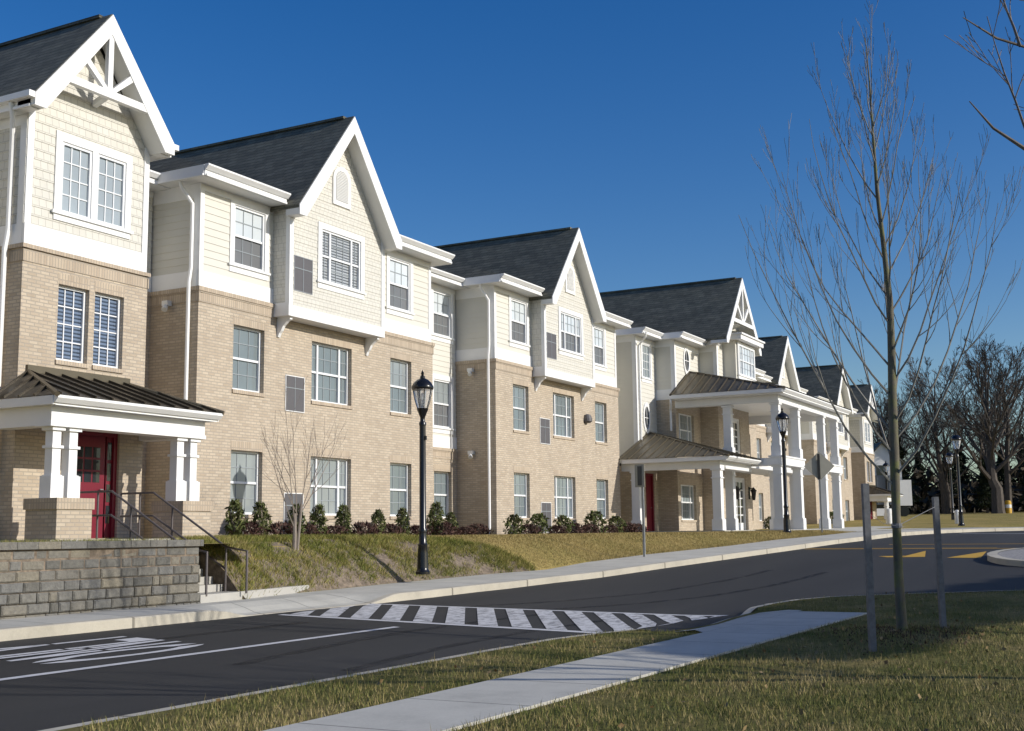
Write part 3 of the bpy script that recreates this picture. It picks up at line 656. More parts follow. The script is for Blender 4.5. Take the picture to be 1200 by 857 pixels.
def column(m, x, y, z0, z1, w=.40, nb=.05, base=.5):
    m.box(x-w/2, x+w/2, y-w/2, y+w/2, z0, z1)
    m.box(x-w/2-nb, x+w/2+nb, y-w/2-nb, y+w/2+nb, z0, z0+base*.96); m.box(x-w/2-nb*.5, x+w/2+nb*.5, y-w/2-nb*.5, y+w/2+nb*.5, z0+base*.96, z0+base)
    m.box(x-w/2-.05, x+w/2+.05, y-w/2-.05, y+w/2+.05, z1-.08, z1-.002); m.box(x-w/2-.035, x+w/2+.035, y-w/2-.035, y+w/2+.035, z1-.40, z1-.35)
def seam_roof(name, pts_quads, mat, sp=.42):
    m = MB()
    for P, (e0, e1, t0, t1) in pts_quads:              # polygon plus eave and top edges for the standing seams
        m.poly(P); e0, e1, t0, t1 = map(Vector, (e0, e1, t0, t1))
        n = (e1-e0).cross(t0-e0).normalized(); n = n if n.z > 0 else -n
        L_ = (e1-e0).length; k = int(L_/sp)
        ed = (e1-e0)/L_; upv = n.cross(ed); upv = upv if upv.z > 0 else -upv
        for i in range(k+1):
            s = i*sp+.08
            if s > L_: continue
            p = e0+ed*s
            # run up the slope until the top edge or a hip
            def inside(q):
                w = [Vector(a) for a in P]; sg = 0
                for a, b in zip(w, w[1:]+w[:1]):
                    c = (b-a).cross(q-a).dot(n)
                    if abs(c) < 1e-6: continue
                    if sg == 0: sg = math.copysign(1, c)
                    elif math.copysign(1, c) != sg: return False
                return True
            lo, hi = .0, 9.
            for _ in range(30):
                mid = (lo+hi)/2
                if inside(p+upv*(mid+.01)): lo = mid
                else: hi = mid
            if lo < .15: continue
            q = p+upv*lo; w = ed*.016; h = n*.045
            for A_, B_ in (((p-w), (q-w)), ((p+w), (q+w))): m.poly([tuple(A_), tuple(B_), tuple(B_+h), tuple(A_+h)])
            m.poly([tuple(p-w+h), tuple(p+w+h), tuple(q+w+h), tuple(q-w+h)]); m.poly([tuple(p-w), tuple(p+w), tuple(p+w+h), tuple(p-w+h)])
    return m.build(name, mat, BLD)
def entry(x0, sg, dy, hero):
    """narrow gabled entry bay with a hipped porch"""
    set_tf(x0, sg, dy)
    br, so_, sd, wh, sk, sf = MB(), MB(), MB(), MB(), MB(), MB()
    UL, UR = -1.62, 1.62; y = -.80; F = FR(y); F0 = FR(y+.05)
    w2 = [(-.74, .04, 3.48, 5.0), (.19, .97, 3.48, 5.0)]; door = (-.26, .98, 0., 2.15)
    wall(br, F, UL, UR, -.5, 5.62, w2+[door]); wall(br, LF(UL), y, 4, -.5, 5.62); wall(br, RF(UR), y, 4, -.5, 5.62)
    for G, a, b in ((F, UL, UR), (LF(UL), y-.03, 2.5), (RF(UR), y-.03, 2.5)):
        so_.fbox(G, a, b, 5.30, 5.52, -.02, .015); so_.fbox(G, a-.02, b+.02, 5.56, 5.64, -.1, .045)
    for o in w2: arch_top(so_, F, o[0], o[1], o[3]); sill(so_, F, o[0], o[1], o[2]); window(F, *o, -.15, 'tall', 'pane_blue')
    w3 = [(-.76, .02, 6.46, 7.92), (.16, .94, 6.46, 7.92)]
    pk, zt, hw = 10.3, 8.35, 1.62
    clip = lambda v: (-hw*(pk-v)/(pk-zt), hw*(pk-v)/(pk-zt)) if v > zt else (UL, UR)
    laps(sk, F0, UL, UR, 6.05, 10.2, w3, .19, clip, .012)
    for G in (LF(UL+.05), RF(UR-.05)): laps(sk, G, y+.05, 4, 6.05, 8.3, (), .19, None, .012)
    wh.fbox(F0, UL+.02, UR-.02, 5.64, 6.06, -.03, .035)
    for G in (LF(UL+.05), RF(UR-.05)): wh.fbox(G, y+.086, 4, 5.64, 6.06, -.05, .03); wh.fbox(G, y+.086, 4, 8.05, 8.4, -.05, .02); wh.fbox(G, y+.086, y+.25, 6.06, 8.05, -.05, .026)
    for a in (UL+.015, UR-.165): wh.fbox(F0, a, a+.15, 6.06, 8.4, -.03, .03)
    for a, b, c, d in ((-.92, 1.10, 7.92, 8.10), (-.92, 1.10, 6.28, 6.46), (-.92, -.76, 6.46, 7.92), (.94, 1.10, 6.46, 7.92), (.02, .16, 6.46, 7.92)): wh.fbox(F0, a, b, c, d, -.02, .036)
    wh.fbox(F0, -.98, 1.16, 6.40, 6.465, .0365, .075)
    for o in w3: window(F0, *o, -.04, 'tall', 'pane_mid')
    # gable roof and truss
    zp, zl, hh = 10.80, 8.52, 1.86; yf = -1.22; rf = MB()
    for s in (-1, 1): rf.prism([(0, yf, zp), (s*hh, yf, zl), (s*hh, yf, zl-.1), (0, yf, zp-.14)], (0, 8.0, 0))
    rf.box(-.08, .08, yf+.3, yf+8, zp-.03, zp+.03); rf.build('gable_roof', 'roof', BLD)
    for s in (-1, 1):
        r = MB(); r.prism([(0, yf-.03, zp-.02), (s*hh, yf-.03, zl-.02), (s*hh, yf-.03, zl-.26), (s*(hh-.27), yf-.03, zl-.26), (0, yf-.03, zp-.46)], (0, .028, 0)); r.build('rake_board', 'white', BLD)
        r = MB(); r.prism([(0, yf+.001, zp-.15), (s*hh, yf+.001, zl-.105), (s*hh, yf+.001, zl-.25), (s*(hh-.27), yf+.001, zl-.25), (0, yf+.001, zp-.32)], (0, .46, 0)); r.build('rake_soffit', 'soffit', BLD)
    t = MB(); t.box(-1.12, 1.12, yf-.02, yf+.10, 8.98, 9.14); t.box(-.065, .065, yf-.015, yf+.09, 9.14, zp-.45)
    for s in (-1, 1): t.prism([(s*.02, yf-.01, 9.14), (s*.16, yf-.01, 9.14), (s*.72, yf-.01, 9.60), (s*.64, yf-.01, 9.72)], (0, .09, 0))
    t.prism([(-.06, yf+.1, 8.98), (.06, yf+.1, 8.98), (.06, yf+.42, 8.86), (-.06, yf+.42, 8.86)], (0, 0, .12))
    t.build('gable_truss', 'white', BLD)
    gt = MB()
    for s in (-1, 1):
        gt, sf = MB(), MB(); gutter_y(gt, sf, yf+.1, 4, s*hh, 8.52, s*(UR), s); gt.box(*sorted((s*(hh+.002), s*(hh+.14))), yf-.02, 4, 8.40, 8.52)
        gt.build('gutter', 'white', BLD); sf.build('soffit', 'soffit', BLD)
    ds = MB(); ds.tube([(-hh-.05, -.62, 8.4), (-hh+.0, -.62, 8.2), (UL-.06, -.42, 7.85), (UL-.06, -.42, 5.95), (UL-.12, -.42, 5.55), (UL-.12, -.42, -.1)], .05, 8); ds.build('downspout', 'white', BLD, True)
    # porch
    set_tf(x0-.14*sg, sg, dy)
    pr = MB(); yp = -2.15
    pr.box(-1.97, 1.97, yp-.18, yp+.18, 2.02, 2.38); pr.box(-1.99, 1.99, yp-.2, yp+.2, 2.005, 2.08)
    for s in (-1, 1): pr.box(*sorted((s*1.64, s*1.97)), yp+.18, y-.001, 2.02, 2.38)
    pr.box(-2.06, 2.06, yp-.30, y-.002, 2.38, 2.42)
    P = pr.build('porch', 'white', BLD)
    g = MB(); g.prism([(-2.13, yp-.40, 2.40), (-2.13, yp-.44, 2.40), (-2.13, yp-.52, 2.48), (-2.13, yp-.52, 2.53), (-2.13, yp-.40, 2.53)], (4.26, 0, 0)); g.box(-2.08, 2.08, yp-.401, yp-.36, 2.36, 2.52)
    for s in (-1, 1): g.box(*sorted((s*2.02, s*2.14)), yp-.40, y-.003, 2.37, 2.53)
    g.build('porch_gutter', 'white', P)
    a, b, c, d = (-2.15, yp-.52, 2.54), (2.15, yp-.52, 2.54), (1.25, y-.005, 3.18), (-1.25, y-.005, 3.18)
    o = seam_roof('porch_roof', [([a, b, c, d], (a, b, d, c)), ([(-2.15, y-.005, 2.54), a, d], ((-2.15, y-.005, 2.54), a, d, d)), ([b, (2.15, y-.005, 2.54), c], (b, (2.15, y-.005, 2.54), c, c))], 'bronzedark', .40); o.parent = P
    hp = MB(); hp.tube([a, d], .05, 6); hp.tube([b, c], .05, 6); hp.box(-1.3, 1.3, y-.06, y, 3.16, 3.30); hp.build('hip_cap', 'bronze', P)
    for s in (-1, 1):
        k = MB(); x = s*1.56; k.box(x-.40, x+.40, yp-.40, yp+.40, -.5, .52); kb = k.build('porch_pier', 'brick', P)
        k = MB(); k.box(x-.43, x+.43, yp-.43, yp+.43, .521, .72); k.build('pier_cap', 'soldier', P)
        for e in (-.19, .19):
            k = MB(); column(k, x+e, yp, .72, 2.02, .19, .05, .42); k.build('porch_column', 'white', P)
    k = MB(); k.box(-2.1, 2.1, yp-.42, y-.001, -.5, -.02); k.build('porch_floor', 'concrete', P)
    # door
    set_tf(x0, sg, dy)
    dn = -.12; D_ = MB(); G = FR(y-dn)
    frame(D_, F, *door[:2], -.02, door[3], .09, dn-.04, dn+.06, False); dr = D_.build('door', 'red', BLD)
    l = MB(); l.fbox(F, door[0]+.09, door[0]+.95, 0., 2.06, dn-.03, dn+.02)
    for i in range(2):
        l.fbox(F, door[0]+.19+i*.36, door[0]+.47+i*.36, .15, .72, dn+.021, dn+.032)
    l.build('door_leaf', 'red', dr)
    l = MB(); l.fbox(F, door[0]+1.0, door[1]-.09, 0., 2.06, dn-.03, dn+.01); l.build('side_panel', 'red', dr)
    gl_ = MB()
    for i in range(3):
        for j in range(3): x = door[0]+.20+i*.22; z = 1.12+j*.25; gl_.fbox(F, x, x+.18, z, z+.21, dn+.021, dn+.026)
    gl_.build('door_glass', 'pane_dark', dr); gl_ = MB()
    for j in range(4): gl_.fbox(F, door[0]+1.02, door[1]-.11, .3+j*.43, .66+j*.43, dn+.011, dn+.018)
    gl_.build('side_glass', 'pane_dark', dr)
    h = MB(); h.tube([G(door[0]+.88, .98, .02), G(door[0]+.88, .98, .07), G(door[0]+.80, .98, .07)], .013, 6); h.build('handle', 'galv', dr)
    br.build('brick_wall', 'brick', BLD); so_.build('soldier_course', 'soldier', BLD); wh.build('trim', 'white', BLD); sk.build('shake_siding', 'shake', BLD)
    MB.tf = staticmethod(IDT)
unit(0, 1, 0); unit(14.233, 1, 0); unit(51.16, -1, .5); unit(65.76, -1, .75)
entry(-5.19, 1, 0, True); entry(70.4, -1, .9, False)
recess(-15.4, -6.8, 1.1, [(-9.6, -8.5)], 5.85); recess(-3.57, -1.23, 1.45, [(-2.95, -1.85)], 5.85); recess(9.05, 13.0, 1.45, [(11.55, 12.66)], 2.85)
recess(23.28, 25.45, 1.45, [], 2.85); recess(52.4, 56.7, 1.6, [(53.0, 54.1)], 2.85); recess(67.0, 69.0, 1.6, [], 5.85); recess(72.0, 77.5, 2.0, [(73.2, 74.3), (75.6, 76.7)], 2.85)
recess(35.4, 42.2, .0, [(37.6, 38.7), (40, 41.1)], 5.85)
# ---- centre block
br, so_, sd, wh, sf, gt = MB(), MB(), MB(), MB(), MB(), MB()
X1, X2, X3, X4 = 25.43, 27.66, 30.85, 35.4
FW1, FW2, FC = FR(0), FR(-.9), FR(-1.75)
w1 = [(26.15, 27.05, *W3)]
laps(sd, FW1, X1, X2, 2.9, 8.25, w1); laps(sd, LF(X1), 0, 3, 2.9, 8.25); laps(sd, FW2, X2, X3, 6.2, 8.25); laps(sd, LF(X2), -.9, 0, 6.2, 8.25); laps(sd, LF(X3), -1.75, -.9, 6.2, 8.4)
wall(br, FW1, X1, X2, -.5, 2.8, [(26.2, 27.2, 0, 2.5)], .2); wall(br, LF(X1), 0, 3, -.5, 2.8)
w2f = [(28.0, 29.9, 3.75, 5.2), (28.0, 29.9, .5, 2.05)]
wall(br, FW2, X2, X3, -.5, 5.75, w2f); wall(br, LF(X2), -.9, 0, -.5, 5.75); wall(br, LF(X3), -1.75, -.9, -.5, 6.0)
ed = (32.9, 34.5, 0.03, 2.5); ud = (32.4, 34.0, 3.1, 5.3)
wall(br, FC, X3, X4, -.5, 6.0, [ed, ud]); wall(br, RF(X4), -1.75, 1, -.5, 6.2)
for o in w2f: arch_top(so_, FW2, o[0], o[1], o[3]); sill(so_, FW2, o[0], o[1], o[2]); window(FW2, *o, -.16, 'triple')
casing(wh, FW1, *w1[0], .14); window(FW1, *w1[0], -.05, 'tall', 'pane')
wh.fbox(FW1, X1-.02, X1+.14, 2.8, 8.3, -.1, .03); wh.fbox(LF(X1), .012, .16, 2.8, 8.3, -.05, .026); wh.fbox(FW1, X1, X2, 2.72, 2.95, -.05, .024)
wh.fbox(LF(X2), -.9, 0, 5.75, 6.2, -.05, .03); wh.fbox(FW2, X2-.02, X2+.15, 5.75, 8.3, -.1, .03); wh.fbox(LF(X2), -.888, -.74, 6.2, 8.3, -.05, .026); wh.fbox(FW2, X2, X3, 5.75, 6.2, -.05, .024)
for G, a, b in ((FW1, X1, X2), (LF(X1), .03, 3), (FW2, X2, X3), (LF(X2), -.87, 0)): wh.fbox(G, a, b, 8.1, 8.42, -.05, .02)
wh.fbox(FC, X3-.02, X3+.16, 6.0, 8.9, -.1, .03); wh.fbox(LF(X3), -1.738, -1.6, 6.0, 8.6, -.05, .026); wh.fbox(LF(X3), -1.6, -.9, 8.2, 8.6, -.05, .02)
gutter_x(gt, sf, X1-.3, X2-.3, -.5, 8.64, 0); gutter_y(gt, sf, -.468, 1.5, X1-.3, 8.64, X1, -1, .002)
gutter_x(gt, sf, X2-.4, X3-.3, -1.4, 8.66, -.9); gutter_y(gt, sf, -1.368, -.2, X2-.4, 8.66, X2, -1, -.898); gutter_y(gt, sf, -2.0, -.9, X3-.4, 8.74, X3, -1)
def oval(F, u, v, a, b):
    fr, gl2 = MB(), MB(); n = 28
    for i in range(n):
        t0, t1 = 2*math.pi*i/n, 2*math.pi*(i+1)/n
        p = lambda t, k, d: F(u+a*k*math.cos(t), v+b*k*math.sin(t)*(1 if k < 1.2 else .96), d)
        fr.poly([p(t0, 1, .05), p(t1, 1, .05), p(t1, 1.42, .05), p(t0, 1.42, .05)]); fr.poly([p(t0, 1.42, .05), p(t1, 1.42, .05), p(t1, 1.42, 0), p(t0, 1.42, 0)]); fr.poly([p(t0, 1, .05), p(t1, 1, .05), p(t1, 1, .017), p(t0, 1, .017)])
    fr.fbox(F, u-.015, u+.015, v-b, v+b, .025, .04); fr.fbox(F, u-a, u+a, v-.015, v+.015, .026, .039)
    gl2.poly([F(u+a*math.cos(2*math.pi*i/n), v+b*math.sin(2*math.pi*i/n), .018) for i in range(n)])
    o = fr.build('oval_window', 'white', BLD); gl2.build('pane', 'pane_dark', o)
oval(FW2, 29.15, 7.62, .27, .48); oval(FW1, 26.45, 4.88, .27, .50)
# centre gable
GX, pkz, hw = 32.75, 11.55, 2.45
clip = lambda v: (GX-hw*(pkz-v)/(pkz-8.7), GX+hw*(pkz-v)/(pkz-8.7)) if v > 8.7 else (X3, X4)
laps(sd, FC, X3, X4, 6.0, 11.4, (), .18, clip)
yf = -2.5; zp, zl, hh = 11.93, 8.72, 2.62; rf = MB()
for s in (-1, 1): rf.prism([(GX, yf, zp), (GX+s*hh, yf, zl), (GX+s*hh, yf, zl-.1), (GX, yf, zp-.14)], (0, 13, 0))
rf.box(GX-.09, GX+.09, yf+.3, 10, zp-.03, zp+.035)
rf.build('gable_roof', 'roof', BLD)
rf = MB(); rf.poly([(X1-.3, -.6, 8.62), (X2-.3, -.6, 8.62), (X2-.3, 6.0, 11.2), (X1+2.5, 6.0, 11.2)]); rf.poly([(X1-.3, 9, 8.62), (X1-.3, -.6, 8.62), (X1+2.5, 6., 11.2), (X1+2.5, 9, 11.2)])
rf.poly([(X2-.4, -1.5, 8.65), (X4+2.4, -1.5, 8.65), (X4+2.4, 5.5, 11.4), (X2+1.8, 5.5, 11.4)]); rf.poly([(X2-.4, 9, 8.65), (X2-.4, -1.5, 8.65), (X2+1.8, 5.5, 11.4), (X2+1.8, 9, 11.4)])
rf.build('roof', 'roof', BLD)
for s in (-1, 1):
    r = MB(); r.prism([(GX, yf-.03, zp-.02), (GX+s*hh, yf-.03, zl-.02), (GX+s*hh, yf-.03, zl-.25), (GX+s*(hh-.25), yf-.03, zl-.25), (GX, yf-.03, zp-.44)], (0, .028, 0)); r.build('rake_board', 'white', BLD)
    r = MB(); r.prism([(GX, yf+.001, zp-.15), (GX+s*hh, yf+.001, zl-.105), (GX+s*hh, yf+.001, zl-.24), (GX+s*(hh-.25), yf+.001, zl-.24), (GX, yf+.001, zp-.32)], (0, .74, 0)); r.build('rake_soffit', 'soffit', BLD)
t = MB(); t.box(GX-1.45, GX+1.45, yf-.02, yf+.1, 9.62, 9.80); t.box(GX-.07, GX+.07, yf-.015, yf+.09, 9.8, zp-.42)
for s in (-1, 1): t.prism([(GX+s*.03, yf-.01, 9.8), (GX+s*.2, yf-.01, 9.8), (GX+s*.86, yf-.01, 10.42), (GX+s*.74, yf-.01, 10.55)], (0, .09, 0))
t.prism([(GX-.09, yf+.1, 9.62), (GX+.09, yf+.1, 9.62), (GX+.09, yf+.74, 9.42), (GX-.09, yf+.74, 9.42)], (0, 0, .16)); t.build('gable_truss', 'white', BLD)
# box dormer on the centre gable
FD = FR(-2.4); dw = (32.0, 34.45, 7.1, 8.68)
dm = MB(); dm.box(31.8, 34.7, -2.36, -1.74, 6.7, 8.80); dm.build('dormer', 'siding', BLD)
casing(wh, FD, dw[0]+.12, dw[1]-.05, dw[2]+.12, dw[3]-.05, .14); window(FD, dw[0]+.12, dw[1]-.05, dw[2]+.12, dw[3]-.05, .0, 'triple', 'pane_lit', 'pane_lit')
dr = MB(); dr.box(31.5, 35.0, -2.75, -1.76, 8.80, 9.02); dr.box(31.44, 35.06, -2.82, -1.76, 9.021, 9.10); dr.build('dormer_eave', 'white', BLD)
dr = MB(); dr.poly([(31.44, -2.82, 9.105), (35.06, -2.82, 9.105), (34.7, -1.76, 9.35), (31.8, -1.76, 9.35)]); dr.poly([(31.44, -1.76, 9.105), (31.44, -2.82, 9.105), (31.8, -1.76, 9.35)]); dr.build('dormer_roof', 'roof', BLD)
# doors of the centre block
def door_set(F, o, leafm, frm, glz=True):
    fr = MB(); frame(fr, F, o[0], o[1], o[2], o[3], .09, -.16, -.05, False); d = fr.build('door', frm, BLD)
    l = MB(); l.fbox(F, o[0]+.09, o[1]-.09, o[2], o[3]-.09, -.15, -.12); l.build('door_leaf', leafm, d)
    if glz:
        g = MB(); w = (o[1]-o[0]-.18)/3
        for i in range(3):
            for j in range(5): x = o[0]+.09+i*w+.06; z = o[2]+.35+j*(o[3]-o[2]-.5)/5; g.fbox(F, x, x+w-.12, z, z+(o[3]-o[2]-.5)/5-.06, -.119, -.112)
        g.build('door_glass', 'pane_dark', d)
    h = MB(); h.tube([F(o[1]-.25, o[2]+1., -.10), F(o[1]-.25, o[2]+1., -.05), F(o[1]-.35, o[2]+1., -.05)], .014, 6); h.build('handle', 'galv', d)
door_set(FC, ed, 'white', 'white'); door_set(FC, ud, 'white', 'white'); door_set(FW1, (26.2, 27.2, 0.03, 2.5), 'red', 'red', False)
for (x, y) in ((32.45, -1.75), (34.95, -1.75)):
    l = MB(); l.box(x-.05, x+.05, y-.06, y-.001, 1.5, 2.1); l.tube([(x, y-.05, 2.0), (x, y-.24, 2.05), (x, y-.24, 1.98)], .02, 6); l.lathe((x, y-.24, 1.45), [(.06, 0), (.08, .05), (.13, .42), (.17, .44), (.02, .62)], 8); l.build('wall_lantern', 'black', BLD)
br.build('brick_wall', 'brick', BLD); so_.build('soldier_course', 'soldier', BLD); sd.build('siding', 'siding', BLD); wh.build('trim', 'white', BLD); sf.build('soffit', 'soffit', BLD); gt.build('gutter', 'white', BLD)
ds = MB(); ds.tube([(X1-.1, -.55, 8.45), (X1-.05, -.5, 8.25), (X1+.22, -.08, 7.95), (X1+.22, -.08, 3.0)], .05, 8); ds.build('downspout', 'white', BLD, True)
# ---- two storey portico
CX = [27.85, 30.85, 35.2, 37.75]; yc = -5.3
pt = MB()
zb1, zt1 = 5.36, 5.74
pt.box(27.6, 38.0, yc-.2, yc+.2, zb1, zt1); pt.box(27.58, 38.02, yc-.23, yc+.23, zb1-.02, zb1+.07)
for x in (27.6, 37.6): pt.box(x, x+.4, yc+.2, -.9, zb1, zt1)
pt.box(27.4, 38.2, yc-.35, -.9, zt1, zt1+.04)
P2 = pt.build('portico', 'white', BLD)
g = MB(); g.prism([(27.1, -5.84, 5.72), (27.1, -5.88, 5.72), (27.1, -5.97, 5.81), (27.1, -5.97, 5.86), (27.1, -5.84, 5.86)], (11.6, 0, 0)); g.box(27.15, 38.65, -5.85, -5.80, 5.66, 5.85)
g.box(27.02, 27.16, -5.84, -.9, 5.70, 5.86); g.box(27.16, 27.6, -5.80, -.9, 5.66, 5.70); g.box(38.64, 38.78, -5.84, -.9, 5.70, 5.86); g.box(27.6, 38.64, -5.80, -5.55, 5.66, 5.70)
g.build('portico_gutter', 'white', P2)
a, b, c, d = (27.0, -5.97, 5.87), (38.8, -5.97, 5.87), (36.4, -.92, 7.15), (29.4, -.92, 7.15)
e, f = (27.0, -.92, 5.87), (38.8, -.92, 5.87)
o = seam_roof('portico_roof', [([a, b, c, d], (a, b, d, c)), ([e, a, d], (e, a, d, d)), ([b, f, c], (b, f, c, c))], 'bronze', .42); o.parent = P2
hp = MB(); hp.tube([a, d], .05, 6); hp.tube([b, c], .05, 6); hp.tube([e, d], .05, 6); hp.tube([d, c], .05, 6); hp.build('hip_cap', 'bronzedark', P2)
cols2 = [(x, yc) for x in CX]+[(27.85, -3.2), (37.75, -3.2)]
for x, y in cols2:
    k = MB(); column(k, x, y, .03, 2.72, .35, .05, .5); k.build('column', 'white', P2)
    k = MB(); column(k, x, y, 3.1, 5.34, .33, .045, .45); k.build('column', 'white', P2)
for x0, x1, x in ((27.55, 31.15, 27.6), (34.9, 38.05, 37.5)):
    bd = MB(); bd.box(x0, x1, yc-.26, yc+.26, 2.72, 3.1); bd.box(x0-.04, x1+.04, yc-.30, yc+.30, 3.04, 3.11); bd.box(x, x+.5, yc+.26, -1.76, 2.70, 3.02); bd.build('floor_beam', 'white', P2)
fl2 = MB(); fl2.box(28.1, 37.5, -3.6, -1.76, 2.74, 2.98); fl2.build('balcony_floor', 'soffit', P2)
k = MB(); column(k, 34.0, -3.3, .03, 2.74, .34, .06, .5); k.build('column', 'white', P2)
# lower porch to its left
lp = MB(); xl = 23.75; yl = -4.05; zg = 2.92
lp.box(xl-.18, xl+.18, yl-.18, -.03, 2.46, 2.82); lp.box(xl+.18, 27.6, yl-.18, yl+.18, 2.46, 2.82); lp.box(xl-.3, 27.6, yl-.3, -.1, 2.82, 2.85)
P3 = lp.build('lower_porch', 'white', BLD)
g = MB(); yg = yl-.55; g.prism([(xl-.5, yg, zg-.14), (xl-.5, yg-.04, zg-.14), (xl-.5, yg-.12, zg-.06), (xl-.5, yg-.12, zg-.01), (xl-.5, yg, zg-.01)], (27.5-xl+.5, 0, 0)); g.box(xl-.53, xl-.42, yg, -.2, zg-.17, zg-.01); g.box(xl-.42, xl-.18, yg+.05, -.2, zg-.17, zg-.14); g.box(xl-.42, 27.5, yg+.002, yg+.05, zg-.17, zg-.02); g.box(xl-.42, 27.5, yg+.0501, yl-.181, zg-.17, zg-.14); g.build('porch_gutter', 'white', P3)
a, b, c, d, e = (xl-.56, yg-.14, zg), (27.58, yg-.14, zg), (27.58, -.03, 4.26), (26.7, -.03, 4.26), (xl-.56, -.03, zg)
o = seam_roof('porch_roof', [([e, a, d], (e, a, d, d)), ([a, b, c, d], (a, b, d, c))], 'bronze', .40); o.parent = P3
hp = MB(); hp.tube([a, d], .05, 6); hp.tube([e, d], .05, 6); hp.build('hip_cap', 'bronze', P3)
for x, y in ((xl, yl), (xl, -.62)):
    k = MB(); column(k, x, y, .03, 2.46, .34, .045, .45); k.build('porch_column', 'white', P3)
ds = MB(); ds.tube([(27.1, -.9, 5.7), (27.1, -.9, 5.55), (27.45, -.75, 5.25), (27.45, -.75, 4.35)], .05, 8); ds.build('downspout', 'white', P2, True)
l = MB(); l.lathe((20.11, -.14, 4.35), [(.13, -.16), (.20, -.10), (.20, .0), (.14, .14), (.04, .18)], 14); l.box(20.05, 20.17, -.1, -.08, 4.28, 4.42); l.build('wall_exhaust_hood', 'grille', BLD)

# ------------------------------------------------------------------ retaining wall, steps, rails
RW = thing('retaining_wall', 'grey brown retaining wall of split face concrete blocks with a cap course', 'wall', (-6.25, -4.98, -1.2))
def at(root, m, name, mat, smooth=False):
    o = m.build(name, mat); o.parent = root; o.matrix_parent_inverse = Matrix.Translation(-Vector(root.location)); return o
m = MB(); z = -1.42; r_ = random.Random(3); row = 0
while z < -.30:
    x = -24.-r_.random()*.3; h = .158; off = .012*row
    while x < -6.28:
        w = r_.choice((.16, .22, .30, .36, .42, .46)); x2 = min(x+w, -6.25)
        j = r_.uniform(-.008, .008); g = .006
        y0 = -5.02+off+j; c = .022
        P = [(x+g, y0+c, z+g), (x2-g, y0+c, z+g), (x2-g, y0+c, z+h-g), (x+g, y0+c, z+h-g)]; Q = [(x+g+c, y0, z+g+c), (x2-g-c, y0+r_.uniform(-.006, .006), z+g+c), (x2-g-c, y0+r_.uniform(-.006, .006), z+h-g-c), (x+g+c, y0, z+h-g-c)]
        b = len(m.v); m.v += P+Q+[(p[0], y0+.3, p[2]) for p in P]
        m.f.append((b+4, b+5, b+6, b+7))
        for i in range(4): k = (i+1) % 4; m.f.append((b+i, b+k, b+4+k, b+4+i)); m.f.append((b+i, b+k, b+8+k, b+8+i))
        x = x2
    z += h; row += 1
at(RW, m, 'block_courses', 'stone')
m = MB(); x = -24.
while x < -6.25:
    x2 = min(x+r_.choice((.42, .5, .38)), -6.22); m.box(x+.004, x2-.004, -5.0+r_.uniform(-.006, .006), -4.68, z+.004, z+.115); x = x2
at(RW, m, 'wall_cap', 'stone')
m = MB(); m.box(-24, -6.27, -4.93, -4.7, -1.5, z); at(RW, m, 'wall_core', 'mulch')
m = MB()
zz = -1.42
m2 = MB()
for rrow in range(7):                                    # return of the wall beside the steps
    y = -4.7
    while y < -3.0: m.box(-6.55, -6.25+.0, y+.005, y+.40, zz+.004, zz+.154); y += .41
    zz += .158
at(RW, m, 'return_courses', 'stone')
ST = thing('entrance_steps', 'pale concrete steps climbing from the pavement to the red entrance door', 'steps', (-5.1, -3.6, -1.1))
nst = 7; y_b, y_t = -3.9, -2.15+.0; z_b, z_t = -1.0, -.03
m = MB()
y_b = -4.35; run = (-2.6-y_b)/nst; rise = (z_t-z_b)/nst
for i in range(nst): m.box(-6.20, -4.98, y_b+i*run, -2.5, z_b+i*rise-(.0 if i else .3), z_b+(i+1)*rise-.002 if i < nst-1 else z_t)
at(ST, m, 'treads', 'concrete')
m = MB(); m.box(-7.2, -4.4, -2.62, -2.58, -.2, -.024); at(ST, m, 'porch_edge', 'concrete')
def rail(x, label):
    R = thing('handrail', label, 'handrail', (x, -3.6, -1.0), 'handrails of the entrance steps')
    m = MB(); p = lambda y, dz: (x, y, np.interp(y, [-4.6, -2.6], [-1.0, 0.])+dz)
    m.tube([p(-4.95, -.12+.1), (x, -4.95, -.26), p(-4.45, .74), p(-2.6, .86), (x, -1.75, .86), (x, -1.75, .42), (x, -2.6, .42), p(-4.45, .34)], .022, 8); at(R, m, 'top_rail', 'rail', True)
    for y in (-4.45, -3.1, -2.25):
        k = MB(); yb_ = min(y, -2.0); k.tube([(x, y, np.interp(y, [-4.6, -2.6], [-1.08, -.05])-.03), (x, y, np.interp(y, [-4.6, -2.6], [-.24, .86]) if y < -2.6 else .86)], .02, 8); at(R, k, 'post', 'rail', True)
    return R
rail(-6.08, 'brown steel handrail on the retaining wall side of the entrance steps'); rail(-5.03, 'brown steel handrail on the planted bank side of the entrance steps')

